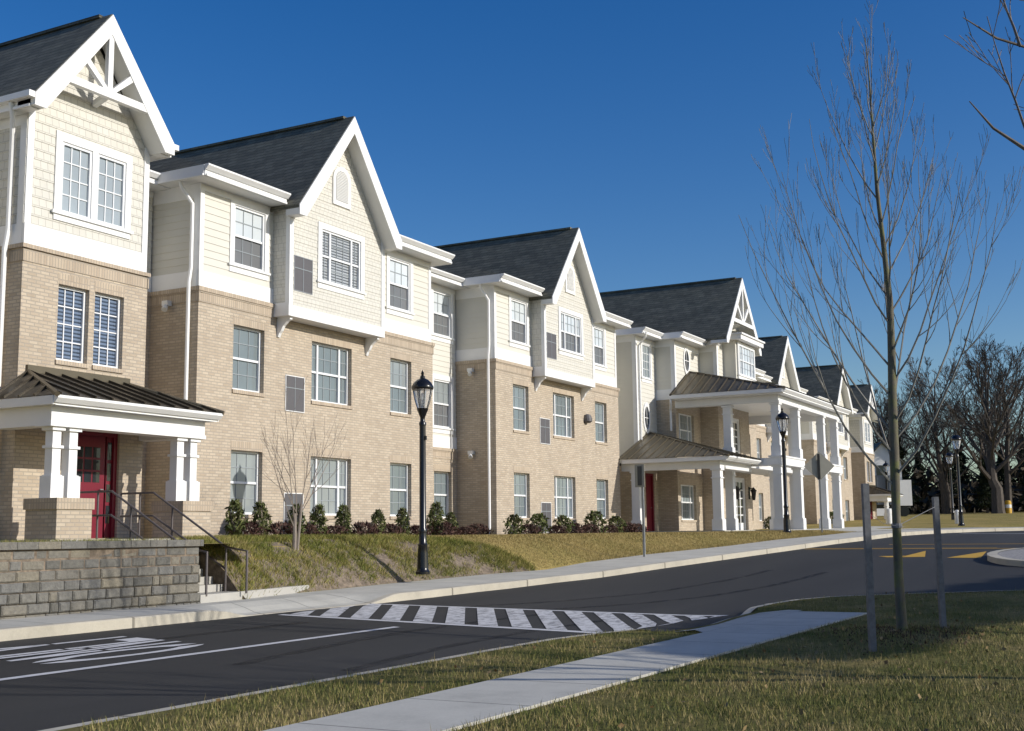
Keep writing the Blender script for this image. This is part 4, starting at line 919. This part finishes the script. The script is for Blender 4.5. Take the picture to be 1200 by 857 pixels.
# ------------------------------------------------------------------ street lamps
def street_lamp(loc, label):
    R = thing('street_lamp', label, 'street lamp', (0, 0, 0), 'black acorn street lamps along the road')
    m = MB(); m.lathe((0, 0, 0), [(.20, 0), (.20, .06), (.165, .10), (.155, .16), (.145, .5), (.125, .66), (.14, .70), (.11, .74), (.10, .98), (.118, 1.0), (.118, 1.05), (.092, 1.1), (.088, 3.55), (.10, 3.56), (.10, 3.62), (.07, 3.66), (.07, 3.75), (.095, 3.80), (.12, 3.86), (.155, 3.93), (.165, 3.97)], 18)
    m.box(-.04, .02, -.13, -.08, 3.2, 3.3)
    m.build('post', 'black', R, True)
    g = MB(); g.lathe((0, 0, 3.97), [(.14, 0), (.21, .18), (.262, .40), (.272, .50)], 18); g.build('globe', 'lampglass', R, True)
    c = MB(); c.lathe((0, 0, 4.47), [(.30, -.04), (.315, 0), (.31, .04), (.25, .13), (.16, .20), (.10, .225), (.07, .24), (.07, .28), (.035, .31), (.045, .37), (.02, .41), (.004, .45)], 18)
    for k in range(8):
        a = k*math.pi/4; f = lambda r, z: (r*math.cos(a), r*math.sin(a), z); c.tube([f(.145, 3.97), f(.216, 4.15), f(.268, 4.37), f(.285, 4.46)], .011, 5)
    c.build('cap', 'black', R, True)
    b = MB(); b.lathe((0, 0, 3.97), [(.06, 0), (.06, .14), (.035, .15), (.035, .36), (.01, .38)], 10); b.build('bulb_holder', 'soffit', R)
    R.location = loc; return R
lamp = street_lamp((1.40, -4.62, -.90), 'black acorn street lamp at the foot of the planted bank before the brick facade')
lamp.scale = (.83, .83, .96); lamp['label'] = 'nearest black acorn lamp, on the planted bank before the tan brick facade'
o_ = dup(lamp, (24.6, -6.5, -.12), .3, 1.0, 'black acorn lamp on the lawn before the white portico columns'); o_.scale = (.85, .85, 1.0)
o_ = dup(lamp, (44.4, -10.0, .12), .7, 1.0, 'taller looking black lamp of the far pair at the road bend, right one'); o_.scale = (.85, .85, 1.0)
o_ = dup(lamp, (63.3, -6.7, .32), .2, 1.0, 'shorter looking black lamp of the far pair beyond the road bend, left one'); o_.scale = (.85, .85, 1.0)
o_ = dup(lamp, (80.6, 1.0, .7), .2, 1.0, 'distant black lamp standing before the blue grey trailer'); o_.scale = (.85, .85, 1.0)

# ------------------------------------------------------------------ signs, stakes, small street things
def h_at(x, y): return float(hland(np.array(x), np.array(y)))
R = thing('street_sign', 'narrow rectangular sign seen edge on atop a grey steel post on the lawn', 'sign', (10.94, -6.15, -.65))
m = MB(); m.box(-.03, .03, -.03, .03, -.1, 2.15); m.build('post', 'galv', R)
m = MB(); m.box(-.16, -.145, -.13, .17, 1.95, 2.62); m.box(-.06, -.03, -.05, .05, 2.0, 2.55); m.build('sign_panel', 'signback', R)
m = MB(); m.box(-.180, -.161, -.05, .08, 2.0, 2.56); m.build('bracket', 'signdark', R)
R = thing('diamond_sign', 'back of a diamond shaped warning sign on a steel post beside the portico lawn', 'sign', (27.2, -7.2, -.15))
m = MB(); m.box(-.045, -.01, -.03, .03, -.2, 3.0); m.build('post', 'galv', R)
m = MB(); d_ = Vector((.45, -.89, 0)); P = [(d_*-.62), Vector((0, 0, -.60)), d_*.62, Vector((0, 0, .60))]; m.prism([tuple(p+Vector((0, 0, 2.72))) for p in P], (.02, .01, 0)); m.build('sign_panel', 'signback', R)
m = MB(); m.box(-.075, -.046, -.05, .05, 2.2, 3.22); m.build('bracket', 'signdark', R)
R = thing('warning_sign', 'orange road sign at the right edge of the view on a post beyond the road', 'sign', (38.6, -20.2, -.2))
m = MB(); m.box(-.03, .03, -.03, .03, -.1, 3.3); m.build('post', 'galv', R)
m = MB(); d_ = Vector((.35, -.94, 0)); P = [d_*-.62, Vector((0, 0, -.62)), d_*.62, Vector((0, 0, .62))]; m.prism([tuple(p+Vector((-.06, 0, 3.2))) for p in P], (.02, .0, 0)); m.build('sign_panel', 'orange', R)
def stake(loc, h, tilt, label):
    R = thing('wooden_stake', label, 'stake', loc, 'stakes beside the young tree'); R.rotation_euler = (0, tilt, .5)
    m = MB(); m.box(-.045, .045, -.035, .035, -.15, h); b = m.build('post', 'stakewood', R)
    return R
stake((-7.92, -16.72, -1.40), 1.93, -.012, 'weathered grey stake standing left of the young tree, reaching slightly higher')
stake((-4.55, -16.95, -1.36), 1.80, .012, 'weathered grey stake standing right of the young tree, reaching slightly lower')
def bollard(loc, label, cc='soffit', h=1.0, r=.13, cap=None):
    R = thing('bollard', label, 'bollard', loc); m = MB(); m.lathe((0, 0, 0), [(r, -.1), (r, h*.9), (r*.8, h*.98), (r*.2, h)], 12); m.build('post', cc, R, True)
    m = MB(); m.lathe((0, 0, h*.55), [(r*1.02, 0), (r*1.02, h*.2)], 12); m.build('band', cap or 'white', R); return R
bollard((54.6, -4.3, .2), 'white bollard on the lawn by the far entry porch', h=1.05, r=.2)
bollard((51.8, -8.7, .1), 'pale bollard on the grass between the far pair of lamps', h=.95, r=.15)
bollard((96.3, -6.4, .95), 'yellow marker post with white top on the lawn by the big bare tree', 'yellow', 1.5, .28)

# ------------------------------------------------------------------ far house and trailer
R = thing('house', 'small white gabled house far beyond the end of the building', 'house', (92, 3.6, .8))
m = MB(); pts = [(-1.7, 0, 0), (1.7, 0, 0), (1.7, 0, 5.3), (0, 0, 7.0), (-1.7, 0, 5.3)]; rot = .9
m.prism([(x*.45, -x*.89, z) for x, _, z in pts], (8*.89, 8*.45, 0)); m.build('wall', 'white', R)
m = MB()
for s in (-1, 1): q = [(0, 7.15), (s*2.05, 5.1), (s*2.05, 4.95), (0, 7.0)]; m.prism([(x*.45-.3*.89, -x*.89-.3*.45, z) for x, z in q], (8.6*.89, 8.6*.45, 0))
m.build('roof', 'roof', R)
for x in (-.1,): m = MB(); m.prism([((x-.5)*.45-.05, -(x-.5)*.89-.02, 3.3), ((x+.5)*.45-.05, -(x+.5)*.89-.02, 3.3), ((x+.5)*.45-.05, -(x+.5)*.89-.02, 5.0), ((x-.5)*.45-.05, -(x-.5)*.89-.02, 5.0)], (.03, .01, 0)); m.build('window', 'pane_dark', R)
R = thing('box_trailer', 'blue grey box trailer with a white end parked beyond the building', 'trailer', (80.6, 1.2, 1.0))
d_ = Vector((.40, -.915, 0)); n_ = Vector((.915, .40, 0))
def obx(m, a0, a1, b0, b1, z0, z1): m.prism([tuple(d_*a+n_*b+Vector((0, 0, z0))) for a, b in ((a0, b0), (a1, b0), (a1, b1), (a0, b1))], (0, 0, z1-z0))
m = MB(); obx(m, -3.2, 1.2, 0, 2.4, 1.0, 3.4)
for i in range(9): obx(m, -3.1+i*.5, -3.05+i*.5, -.03, -.001, 1.05, 3.35)
m.build('box_body', 'bluegrey', R)
m = MB(); obx(m, 1.21, 2.2, .1, 2.3, .9, 3.0); m.build('front_end', 'white', R)
m = MB(); obx(m, -3.2, 2.1, .3, 2.1, .72, .98); m.build('chassis', 'signdark', R)
for a in (-2.2, 1.5):
    m = MB(); c = d_*a+n_*.05; m.tube([tuple(c+Vector((0, 0, .42))), tuple(c+n_*.3+Vector((0, 0, .42)))], .42, 16); m.build('wheel', 'black', R)

# ------------------------------------------------------------------ vegetation
def leaves(n, centre_fn, size, seed, aspect=2.2):
    g = np.random.default_rng(seed); C = centre_fn(g, n); V = np.zeros((n, 4, 3))
    d = g.normal(size=(n, 3)); d /= np.linalg.norm(d, axis=1)[:, None]; e = g.normal(size=(n, 3)); e -= d*(e*d).sum(1)[:, None]; e /= np.linalg.norm(e, axis=1)[:, None]
    s = size*g.uniform(.6, 1.4, n)[:, None]
    V[:, 0] = C-d*s*aspect/2; V[:, 1] = C+e*s*.5; V[:, 2] = C+d*s*aspect/2; V[:, 3] = C-e*s*.5
    return V.reshape(-1, 3), np.arange(n*4).reshape(n, 4)
def branchy(m, p, d, L, r, lev, rnd, spread=.55, upw=.25, seg=4, kids=(5, 5, 4), n=5, minr=.004, ratio=.55):
    p = Vector(p); d = Vector(d).normalized(); pts = [tuple(p)]; rs = [r]; st = L/seg; dirs = [d]
    for i in range(seg):
        d = (d+Vector((rnd.uniform(-1, 1), rnd.uniform(-1, 1), rnd.uniform(-.6, .8)))*.10+Vector((0, 0, upw*.25))).normalized(); p = p+d*st; pts.append(tuple(p)); rs.append(max(minr, r*(1-.82*(i+1)/seg))); dirs.append(d)
    m.tube(pts, rs, n if lev < 2 else 3, False)
    if lev >= len(kids): return
    for k in range(kids[lev]):
        t = rnd.uniform(.22, .97); i = min(int(t*seg), seg-1); f = t*seg-i
        q = Vector(pts[i]).lerp(Vector(pts[i+1]), f); rr = rs[i]*(1-f)+rs[i+1]*f
        a = rnd.uniform(0, 2*math.pi); dd = dirs[i]; s1 = dd.orthogonal().normalized(); s2 = dd.cross(s1)
        nd = (dd+(s1*math.cos(a)+s2*math.sin(a))*rnd.uniform(spread*.7, spread*1.5)).normalized()
        branchy(m, q, nd, L*ratio*(1.15-.5*t)*rnd.uniform(.75, 1.2), max(minr, rr*.62), lev+1, rnd, spread, upw, max(2, seg-1), kids, n, minr, ratio)
# young staked tree in the foreground
T = thing('young_tree', 'slender bare young tree with mossy trunk tied between two grey stakes', 'tree', (-5.88, -16.66, -1.36))
rnd = random.Random(11)
tp = [(0, 0, -.1), (.0, .0, .05), (.0, .01, .8), (.01, .0, 1.6), (.0, -.02, 2.4), (.03, -.03, 3.2), (.05, -.05, 3.9), (.07, -.06, 4.6), (.05, -.02, 5.4), (.0, .02, 6.2), (-.02, .03, 7.0), (-.02, .04, 7.8), (-.05, .06, 8.5)]
tr = [.105, .074, .062, .058, .066, .060, .054, .045, .035, .027, .018, .011, .005]
m = MB(); m.tube(tp, tr, 10); m.build('trunk', 'bark_moss', T, True)
m = MB(); z = 2.0
def tpt(z):
    for (a, b) in zip(tp, tp[1:]):
        if a[2] <= z <= b[2]: return Vector(a).lerp(Vector(b), (z-a[2])/(b[2]-a[2]))
    return Vector(tp[-1])
az = 0
while z < 7.4:
    az += 2.4+rnd.uniform(-.5, .5); tt = (z-2.0)/5.4
    out = .95-.30*tt+rnd.uniform(-.15, .15)
    L = (3.9-2.3*tt)*rnd.uniform(.75, 1.15)
    branchy(m, tpt(z), (math.cos(az)*out, math.sin(az)*out, .75+.6*tt), L, .019-.010*tt, 0, rnd, .42, .62, 8, (7, 3), 5, .0028, .36)
    z += rnd.uniform(.11, .22)
m.build('crown', 'bark_grey', T)
m = MB(); m.lathe((.01, 0, 1.44), [(.070, 0), (.074, .03), (.070, .06)], 10)
m.tube([(.08, 0, 1.47), (.7, -.14, 1.60), (1.46, -.31, 1.76)], .006, 4); m.tube([(-.08, 0, 1.47), (-1.0, -.03, 1.5), (-2.24, -.06, 1.66)], .003, 4); m.build('tie_rope', 'stakewood', T)
T.scale = (.96, .96, .955)
# sapling before the facade
T = thing('sapling', 'small multi stemmed bare sapling on the planted bank before the brick wall', 'tree', (-1.55, -3.25, -.42))
rnd = random.Random(5); m = MB()
m.tube([(0, 0, -.15), (.02, 0, .4), (.03, .02, .9)], [.05, .045, .04], 8); m.tube([(.04, -.03, -.15), (.10, -.05, .5), (.15, -.07, 1.1)], [.035, .03, .025], 6); m.build('trunk', 'bark_pale', T, True)
m = MB()
for k, (dx, dy, dz, L) in enumerate([(-.55, .1, 1, 2.3), (-.25, -.1, 1.1, 2.5), (.1, .1, 1.2, 2.4), (.5, -.15, 1, 2.6), (.75, .0, .9, 2.4), (-.8, .0, .8, 1.9), (.15, -.2, 1.2, 2.0)]):
    branchy(m, (.03+.02*k, 0, .55+.06*k), (dx, dy, dz), L*1.05, .016, 0, rnd, .40, .3, 5, (5, 2), 4, .003, .45)
m.build('crown', 'bark_pale', T)
# shrubs
def blob(hh, rr):
    def f(g, n):
        u = g.uniform(0, 1, n)**.8; a = g.uniform(0, 2*math.pi, n); z = u*hh; prof = rr*np.sin(np.clip(.35+u*2.6, 0, math.pi))**.7*(1+.25*np.sin(a*3+u*9)); r = prof*np.sqrt(g.uniform(.25, 1.15, n))
        return np.column_stack([r*np.cos(a), r*np.sin(a), z])
    return f
def shrub(name, label, cat, group, n, hh, rr, size, mat, seed, aspect, nstem):
    R = thing(name, label, cat, (0, 0, 0), group)
    V, Fq = leaves(n, blob(hh, rr), size, seed, aspect); npmesh('foliage', V, Fq, mat, R)
    m = MB(); g = random.Random(seed)
    for k in range(nstem):
        a = g.uniform(0, 6.28); m.tube([(0, 0, -.1), (math.cos(a)*rr*.4, math.sin(a)*rr*.4, hh*.5), (math.cos(a)*rr*.75, math.sin(a)*rr*.75, hh*g.uniform(.85, 1.08))], [.016, .011, .004], 4)
    m.build('stem', 'bark', R); return R
place = {275: 'first upright shrub, right beside the entrance steps', 305: 'upright shrub right of the lamp shadowed window, second from the steps', 343: 'upright shrub behind the bare sapling', 373: 'upright shrub right of the sapling under the wide window', 402: 'upright shrub at the right end of the wide ground floor window', 443: 'upright shrub left of the third ground floor window of the near bay', 472: 'upright shrub under the third ground floor window left of the lamp', 508: 'upright shrub just right of the near lamp post', 527: 'upright shrub at the brick corner right of the near lamp'}
proto = None
pxx = [(-.86, -1.0, 1.12), (.02, -1.0, 1.08), (1.22, -1.1, 1.05), (2.23, -1., 1.1), (3.26, -1., 1.0), (4.83, -1., 1.05), (6.02, -1., 1.0), (7.75, -1., 1.1), (8.75, -.9, .95)]
protos = []
for i, ((x, y, s), k) in enumerate(zip(pxx, place)):
    lab = 'dark green '+place[k]
    if i < 3:
        o = shrub('upright_shrub', lab, 'shrub', 'upright shrubs along the brick wall', 620, 1.0, .235, .042, 'shrub', 20+i, 3.6, 12); o.location = (x, y, h_at(x, y)-.02); protos.append(o); s *= .80; o.scale = (s, s, s)
    else: dup(protos[i % 3], (x, y, h_at(x, y)-.02), i*1.3, s*(.72+.17*((i*7) % 5)/4), lab)
loose = [(12.7, -.9, .8, 'loose leafy shrub at the downspout of the second bay'), (14.3, -.95, .85, 'loose leafy shrub left of the ground floor vent of the second bay'), (16.2, -.95, .8, 'loose leafy shrub before the wide window of the second bay'), (19.0, -.9, 1.0, 'tallest loose leafy shrub, left of the last window of the second bay'), (20.9, -.9, .8, 'loose leafy shrub at the right end of the second bay'), (42.8, .0-.4, .8, 'loose green shrub behind the portico columns'), (44.6, -.4, .85, 'loose green shrub by the window seen through the portico'), (56.5, -.3, .9, 'loose green shrub at the far brick bay'), (58.2, -.3, .9, 'loose green shrub next to the far entry')]
pl = None
for i, (x, y, s, lab) in enumerate(loose):
    if pl is None: pl = shrub('leafy_shrub', lab, 'shrub', 'loose shrubs along the brick wall', 420, .85, .42, .07, 'shrub', 41, 2.0, 12); pl.location = (x, y, h_at(x, y)-.02); pl.scale = (s, s, s)
    else: dup(pl, (x, y, h_at(x, y)-.02), i*1.1, s, lab)
bb = None
for i, x in enumerate([-.5, .6, 1.8, 2.8, 3.9, 5.4, 6.7, 7.9, 9.3, 10.4, 11.4, 12.2, 13.4, 15.3, 17.1, 18.1, 19.8, 21.7, 22.6]):
    y = -1.05-.12*math.sin(i*2.1); s = .75+.3*((i*37) % 10)/10; lab = 'low reddish brown barberry shrub in the row along the foot of the brick wall'
    if 9.2 < x < 12.3: y = .2
    if bb is None: bb = shrub('barberry_shrub', lab, 'shrub', 'low reddish shrubs along the brick wall', 520, .42, .42, .035, 'barberry', 51, 4.5, 14); bb.location = (x, y, h_at(x, y)-.03)
    else: dup(bb, (x, y, h_at(x, y)-.03), i*.9, s, lab)
# mulch bed under the shrubs and on the bank
m = MB(); xs = np.linspace(-3.4, 23, 60)
rows = [np.column_stack([xs, np.full(60, y), hland(xs, np.full(60, y))+.004]) for y in (-1.75, -1.2, -.5, -.09)]
o = grid('mulch_bed', rows, 'mulch')
xs = np.linspace(-4.96, 6.6, 80)
def bank_edge(x): return np.interp(x, [-5, -3.9, -3.3, -1, 3, 5, 6.2, 6.6], [-2.65, -2.6, -1.7, -1.6, -1.6, -2.4, -3.6, -4.55])
rows = [np.column_stack([xs, Sx(xs)*(1-t)+bank_edge(xs)*t-.008*(1-t), hland(xs, Sx(xs)*(1-t)+bank_edge(xs)*t-.008*(1-t))+.006]) for t in (0, .1, .2, .35, .5, .65, .8, .92, 1)]
grid('bank_mulch', rows, 'mulch')
m = MB(); yy = np.linspace(-4.9, -1.2, 16); hb_ = hland(np.full(16, -4.97), yy)
for i in range(15): m.poly([(-4.972, yy[i], -1.6), (-4.972, yy[i+1], -1.6), (-4.972, yy[i+1], hb_[i+1]+.006), (-4.972, yy[i], hb_[i]+.006)])
tag(m.build('bank_edge', 'mulch'), kind='structure')
# blades
def blades(name, X, Y, hf, hmin, hmax, w, mat, lean, seed):
    g = np.random.default_rng(seed); n = len(X); Z = hf(X, Y); h = g.uniform(hmin, hmax, n); a = g.uniform(0, 2*np.pi, n); l = g.uniform(.1, 1, n)*lean*h; b = g.uniform(0, 2*np.pi, n)
    V = np.zeros((n, 3, 3)); ca, sa = np.cos(a)*w/2, np.sin(a)*w/2
    V[:, 0] = np.column_stack([X-ca, Y-sa, Z-.01]); V[:, 1] = np.column_stack([X+ca, Y+sa, Z-.01]); V[:, 2] = np.column_stack([X+np.cos(b)*l, Y+np.sin(b)*l, Z+h])
    return tag(npmesh(name, V.reshape(-1, 3), np.arange(n*3).reshape(n, 3), mat), kind='stuff')
g = np.random.default_rng(9); n = 260000
# density falls with distance from the camera
r = 5.5+24*g.random(n)**1.35; th = np.radians(28.4)+np.radians(26)*(g.random(n)*2-1)-.12
X = -22.47+r*np.cos(th); Y = -19.93+r*np.sin(th)
ny = np.interp(X, N2[:, 0], N2[:, 1])
ok = (Y < ny-.01) & (X < 4.0) & ~((Y > -15.25+.05*g.random(n)) & (Y < -13.98-.05*g.random(n)) & (X < -1.25)) & ~((X > -6.0) & (X < -.85) & (Y > -14.05))
pn = np.sin(X*1.9+1.3*np.sin(Y*1.1))*np.sin(Y*2.3+X*.7)+.6*np.sin(X*4.1-Y*3.3)
ok &= (g.random(n) < .72+.35*pn)
X, Y = X[ok], Y[ok]
blades('grass', X, Y, hnear, .02, .065, .008, 'blade', .9, 1)
k = g.random(len(X)) < .05
blades('tall_grass', X[k], Y[k], hnear, .05, .12, .007, 'blade', .8, 2)
n = 1500; X = -5.9+g.normal(0, .8, n); Y = -16.75+g.normal(0, .45, n)
blades('mulch_ring', X, Y, hnear, .005, .04, .03, 'barberry', 1.5, 3)
n = 1500; X = g.uniform(-20, 3.5, n); Y = g.uniform(-19.8, -12.6, n); ok = (Y < np.interp(X, N2[:, 0], N2[:, 1])-.02) & ~((Y > -15.3) & (Y < -13.0) & (X < -.8) & ((Y < -13.9) | (X > -6))) & (g.random(n) < .35+.65*np.exp(-((X+5.9)**2+(Y+16.7)**2)/9)); X, Y = X[ok], Y[ok]
V, Fq = leaves(len(X), lambda gg, nn: np.column_stack([X, Y, hnear(X, Y)+.035]), .035, 55, 1.4); tag(npmesh('fallen_leaves', V, Fq, 'leaf'), kind='stuff')
n = 130000; X = g.uniform(4, 30, n); Y = g.uniform(-8.2, -1.6, n); ok = (Y > Sx(X)+.03) & ~((X < 6.6) & (Y < bank_edge(np.minimum(X, 6.6)))) & ~((X > 27.2) & (Y > -5.7)) & ~((X > 23.3) & (Y > -4.45)); X, Y = X[ok], Y[ok]
blades('lawn_grass', X, Y, hland, .02, .06, .014, 'blade_tan', .9, 4)
n = 20000; X = g.uniform(-20, -6.3, n); Y = g.uniform(-4.66, -2.7, n); blades('upper_grass', X, Y, lambda x, y: np.full(len(x), -.12), .03, .14, .014, 'liriope', 1.0, 5)
# tufts of ground cover on the bank
nt_ = 4200; tx = g.uniform(-4.92, 6.6, nt_); f = g.uniform(.02, .97, nt_); ty = Sx(tx)*(1-f)+bank_edge(tx)*f
keep = (np.sin(tx*2.3+ty*3.1)+np.sin(ty*5.2-tx*1.4)*.7+g.normal(0, .6, nt_)) > -.75
tx, ty = tx[keep], ty[keep]; nb_ = 13
X = np.repeat(tx, nb_)+g.normal(0, .055, len(tx)*nb_); Y = np.repeat(ty, nb_)+g.normal(0, .045, len(tx)*nb_)
blades('ground_cover', X, Y, hland, .04, .13, .016, 'liriope', 1.6, 6)
# ---- bare trees and evergreens
def bare_tree(label, seed, H, r, group, mat='bark_far', kids=(6, 5, 5), fork=.28):
    R = thing('bare_tree', label, 'tree', (0, 0, 0), group); q = random.Random(seed)
    m = MB(); m.tube([(0, 0, -.5), (0, 0, .3), (.05*H*.1, 0, H*.15), (0, .02*H, H*fork), (.02*H, .03*H, H*.55), (.0, .02*H, H*.92)], [r*1.35, r*1.05, r*.9, r*.75, r*.42, .02], 8); m.build('trunk', mat, R, True)
    m = MB(); nb = 13
    for k in range(nb):
        t = k/(nb-1); z = H*(fork*.75+.5*t); a = k*2.4+q.uniform(-.4, .4)
        branchy(m, (0, .02*H, z), (math.cos(a), math.sin(a), .75+.7*t), H*(.58-.26*t)*q.uniform(.85, 1.1), r*.42*(1-.5*t), 0, q, .5, .25, 5, kids, 5, .014, .52)
    m.build('crown', mat, R); return R
def conifer(label, seed, H, rad, group):
    R = thing('evergreen_tree', label, 'tree', (0, 0, 0), group)
    m = MB(); m.tube([(0, 0, -.5), (0, 0, H*.5), (0, 0, H*.98)], [.28, .16, .02], 8); m.build('trunk', 'bark_far', R)
    def f(g, n):
        u = g.uniform(.04, 1, n)**.8; z = H*u; lay = .5+.5*np.cos(u*H*2.6); a = g.uniform(0, 2*np.pi, n); gap = 1+.35*np.sin(a*3+u*14)*np.sin(u*20)
        r = rad*(1-u)**.75*(.55+.5*lay)*gap*g.random(n)**.45+.05; return np.column_stack([r*np.cos(a), r*np.sin(a), z-.22*r])
    V, Fq = leaves(5200, f, .22, seed, 2.6); npmesh('crown', V, Fq, 'needles', R); return R
big = bare_tree('largest bare tree on the far lawn, its forked trunk near the right edge', 2, 15.5, .55, None, kids=(7, 6, 5), fork=.2); big.location = (95.8, -5.6, 1.2)
b1 = bare_tree('bare tree in the woodland behind the far lawn', 8, 13, .3, 'bare trees in the far woodland')
b1.location = (118, 9, 1.7)
cf = conifer('dark evergreen tree in the woodland behind the far lawn', 3, 13, 3.2, 'evergreen trees in the far woodland'); cf.location = (120, 14, 1.7)
q = random.Random(21)
FA, FB_ = 'bare tree in the woodland behind the far lawn', 'dark evergreen tree in the woodland behind the far lawn'
for k in range(30):
    t = k/29; dd = q.uniform(112, 150); pxl = 1015+330*t+q.uniform(-12, 12); lat = (pxl-600)/1429*dd
    x = -22.47+fw.x*dd+rt.x*lat; y = -19.93+fw.y*dd+rt.y*lat
    if k % 2: dup(b1, (x, y, 1.6), q.uniform(0, 6.2), q.uniform(.7, 1.15), FA)
    else: dup(cf, (x, y, 1.6), q.uniform(0, 6.2), q.uniform(.38, .72), FB_)
c2 = dup(cf, (95, 34, .5), 1.0, 1.22, 'tall evergreen whose top shows above the dark roofs')
V, Fq = leaves(9000, lambda g, n: (lambda d, l: np.column_stack([-22.47+fw.x*d+rt.x*l, -19.93+fw.y*d+rt.y*l, 1.0+5.4*g.random(n)**1.5*(.7+.3*np.sin(l*.5))]))(g.uniform(124, 150, n), g.uniform(30, 72, n)), .5, 77, 2.5)
tag(npmesh('woodland_undergrowth', V, Fq, 'brush'), kind='stuff')
# tree whose bough hangs into the upper right corner
T = thing('overhanging_tree', 'bare tree at the right whose boughs hang into the upper right corner', 'tree', (-9.0, -24.3, -1.5))
rnd = random.Random(31); m = MB(); m.tube([(0, 0, -.2), (0, 0, .3), (.05, .1, 2.5), (-.05, .2, 3.9), (.1, .2, 5.2)], [.18, .14, .11, .07, .02], 10); m.build('trunk', 'bark', T, True)
m = MB()
m.tube([(0, .12, 2.8), (-1.6, 2.2, 3.75), (-3.0, 3.95, 4.05), (-3.6, 4.72, 4.10), (-3.95, 5.1, 4.22), (-4.15, 5.36, 4.42), (-4.25, 5.5, 4.62)], [.07, .05, .034, .024, .017, .010, .004], 7)
m.tube([(-1.6, 2.2, 3.75), (-3.0, 3.95, 4.6), (-3.75, 4.85, 4.98), (-4.1, 5.3, 5.12), (-4.3, 5.5, 5.25)], [.035, .022, .015, .010, .004], 6)
for p, d, L in (((-3.6, 4.72, 4.10), (-.25, .4, 1), .9), ((-3.95, 5.1, 4.22), (-.3, .4, 1), 1.1), ((-3.6, 4.7, 4.9), (-.25, .4, .9), .9), ((-4.0, 5.15, 5.06), (.0, .2, 1), .8), ((-3.0, 3.95, 4.05), (-.3, .4, .9), 1.2), ((-3.0, 3.95, 4.6), (-.3, .3, 1), 1.2)): branchy(m, p, d, L, .012, 0, rnd, .5, .1, 5, (6, 3), 5, .003, .5)
for t in (.25, .45, .62, .8):
    p = Vector((0, .12, 2.8)).lerp(Vector((-3.0, 3.95, 4.1)), t)+Vector((0, 0, .35*math.sin(t*3.1)-.03)); branchy(m, p, (.3-t, .5+.5*t*(-1)**int(t*10), .9), 1.5, .022, 0, rnd, .5, .2, 5, (5, 3), 5, .004, .5)
for k in range(9):
    a = -1.2+k*.6; branchy(m, (0, .2, 3.0+.22*k), (math.cos(a), math.sin(a), .45), 2.2, .04, 0, rnd, .5, .2, 5, (5, 4), 4, .005, .5)
m.build('crown', 'bark', T)
# added unseen pines, flat crowns shaped to throw shade on the near lawn
def pine(loc, H, a, b, th, label, seed):
    R = thing('added_shade_pine', label, 'tree', loc, None); m = MB(); m.tube([(0, 0, -.5), (0, 0, H*.5), (0, 0, H)], [.25, .18, .1], 8); m.build('trunk', 'bark', R)
    def f(g, n):
        r = np.sqrt(g.random(n)); t = g.uniform(0, 2*np.pi, n); return np.column_stack([a*r*np.cos(t), b*r*np.sin(t), H+th*(g.random(n)-.5)*np.sqrt(1-.8*r*r)])
    V, Fq = leaves(17000, f, .42, seed, 2.2); npmesh('crown', V, Fq, 'needles', R); return R
def shade(cx_, cy_, H, a, b, th, rot, label, seed):           # crown whose shadow is centred at (cx_, cy_)
    k = H/SUN.z; R = pine((cx_+SUN.x*k, cy_+SUN.y*k, -1.5), H+.1, a, b, th, label, seed); R.rotation_euler = (0, 0, rot)
shade(-5.3, -15.45, 8.0, 3.6, .55, .5, .03, 'smallest added unseen pine, its thin flat crown shading the near pavement', 90)
shade(-.2, -15.6, 9.0, 5.0, 1.35, .8, -.12, 'middle added unseen pine with a flat crown shading the near lawn', 91)
shade(5.0, -18.0, 9.5, 4.6, 1.7, 1.0, -.25, 'outer added unseen pine with a flat crown shading the road corner', 92)
MB.tf = staticmethod(IDT)
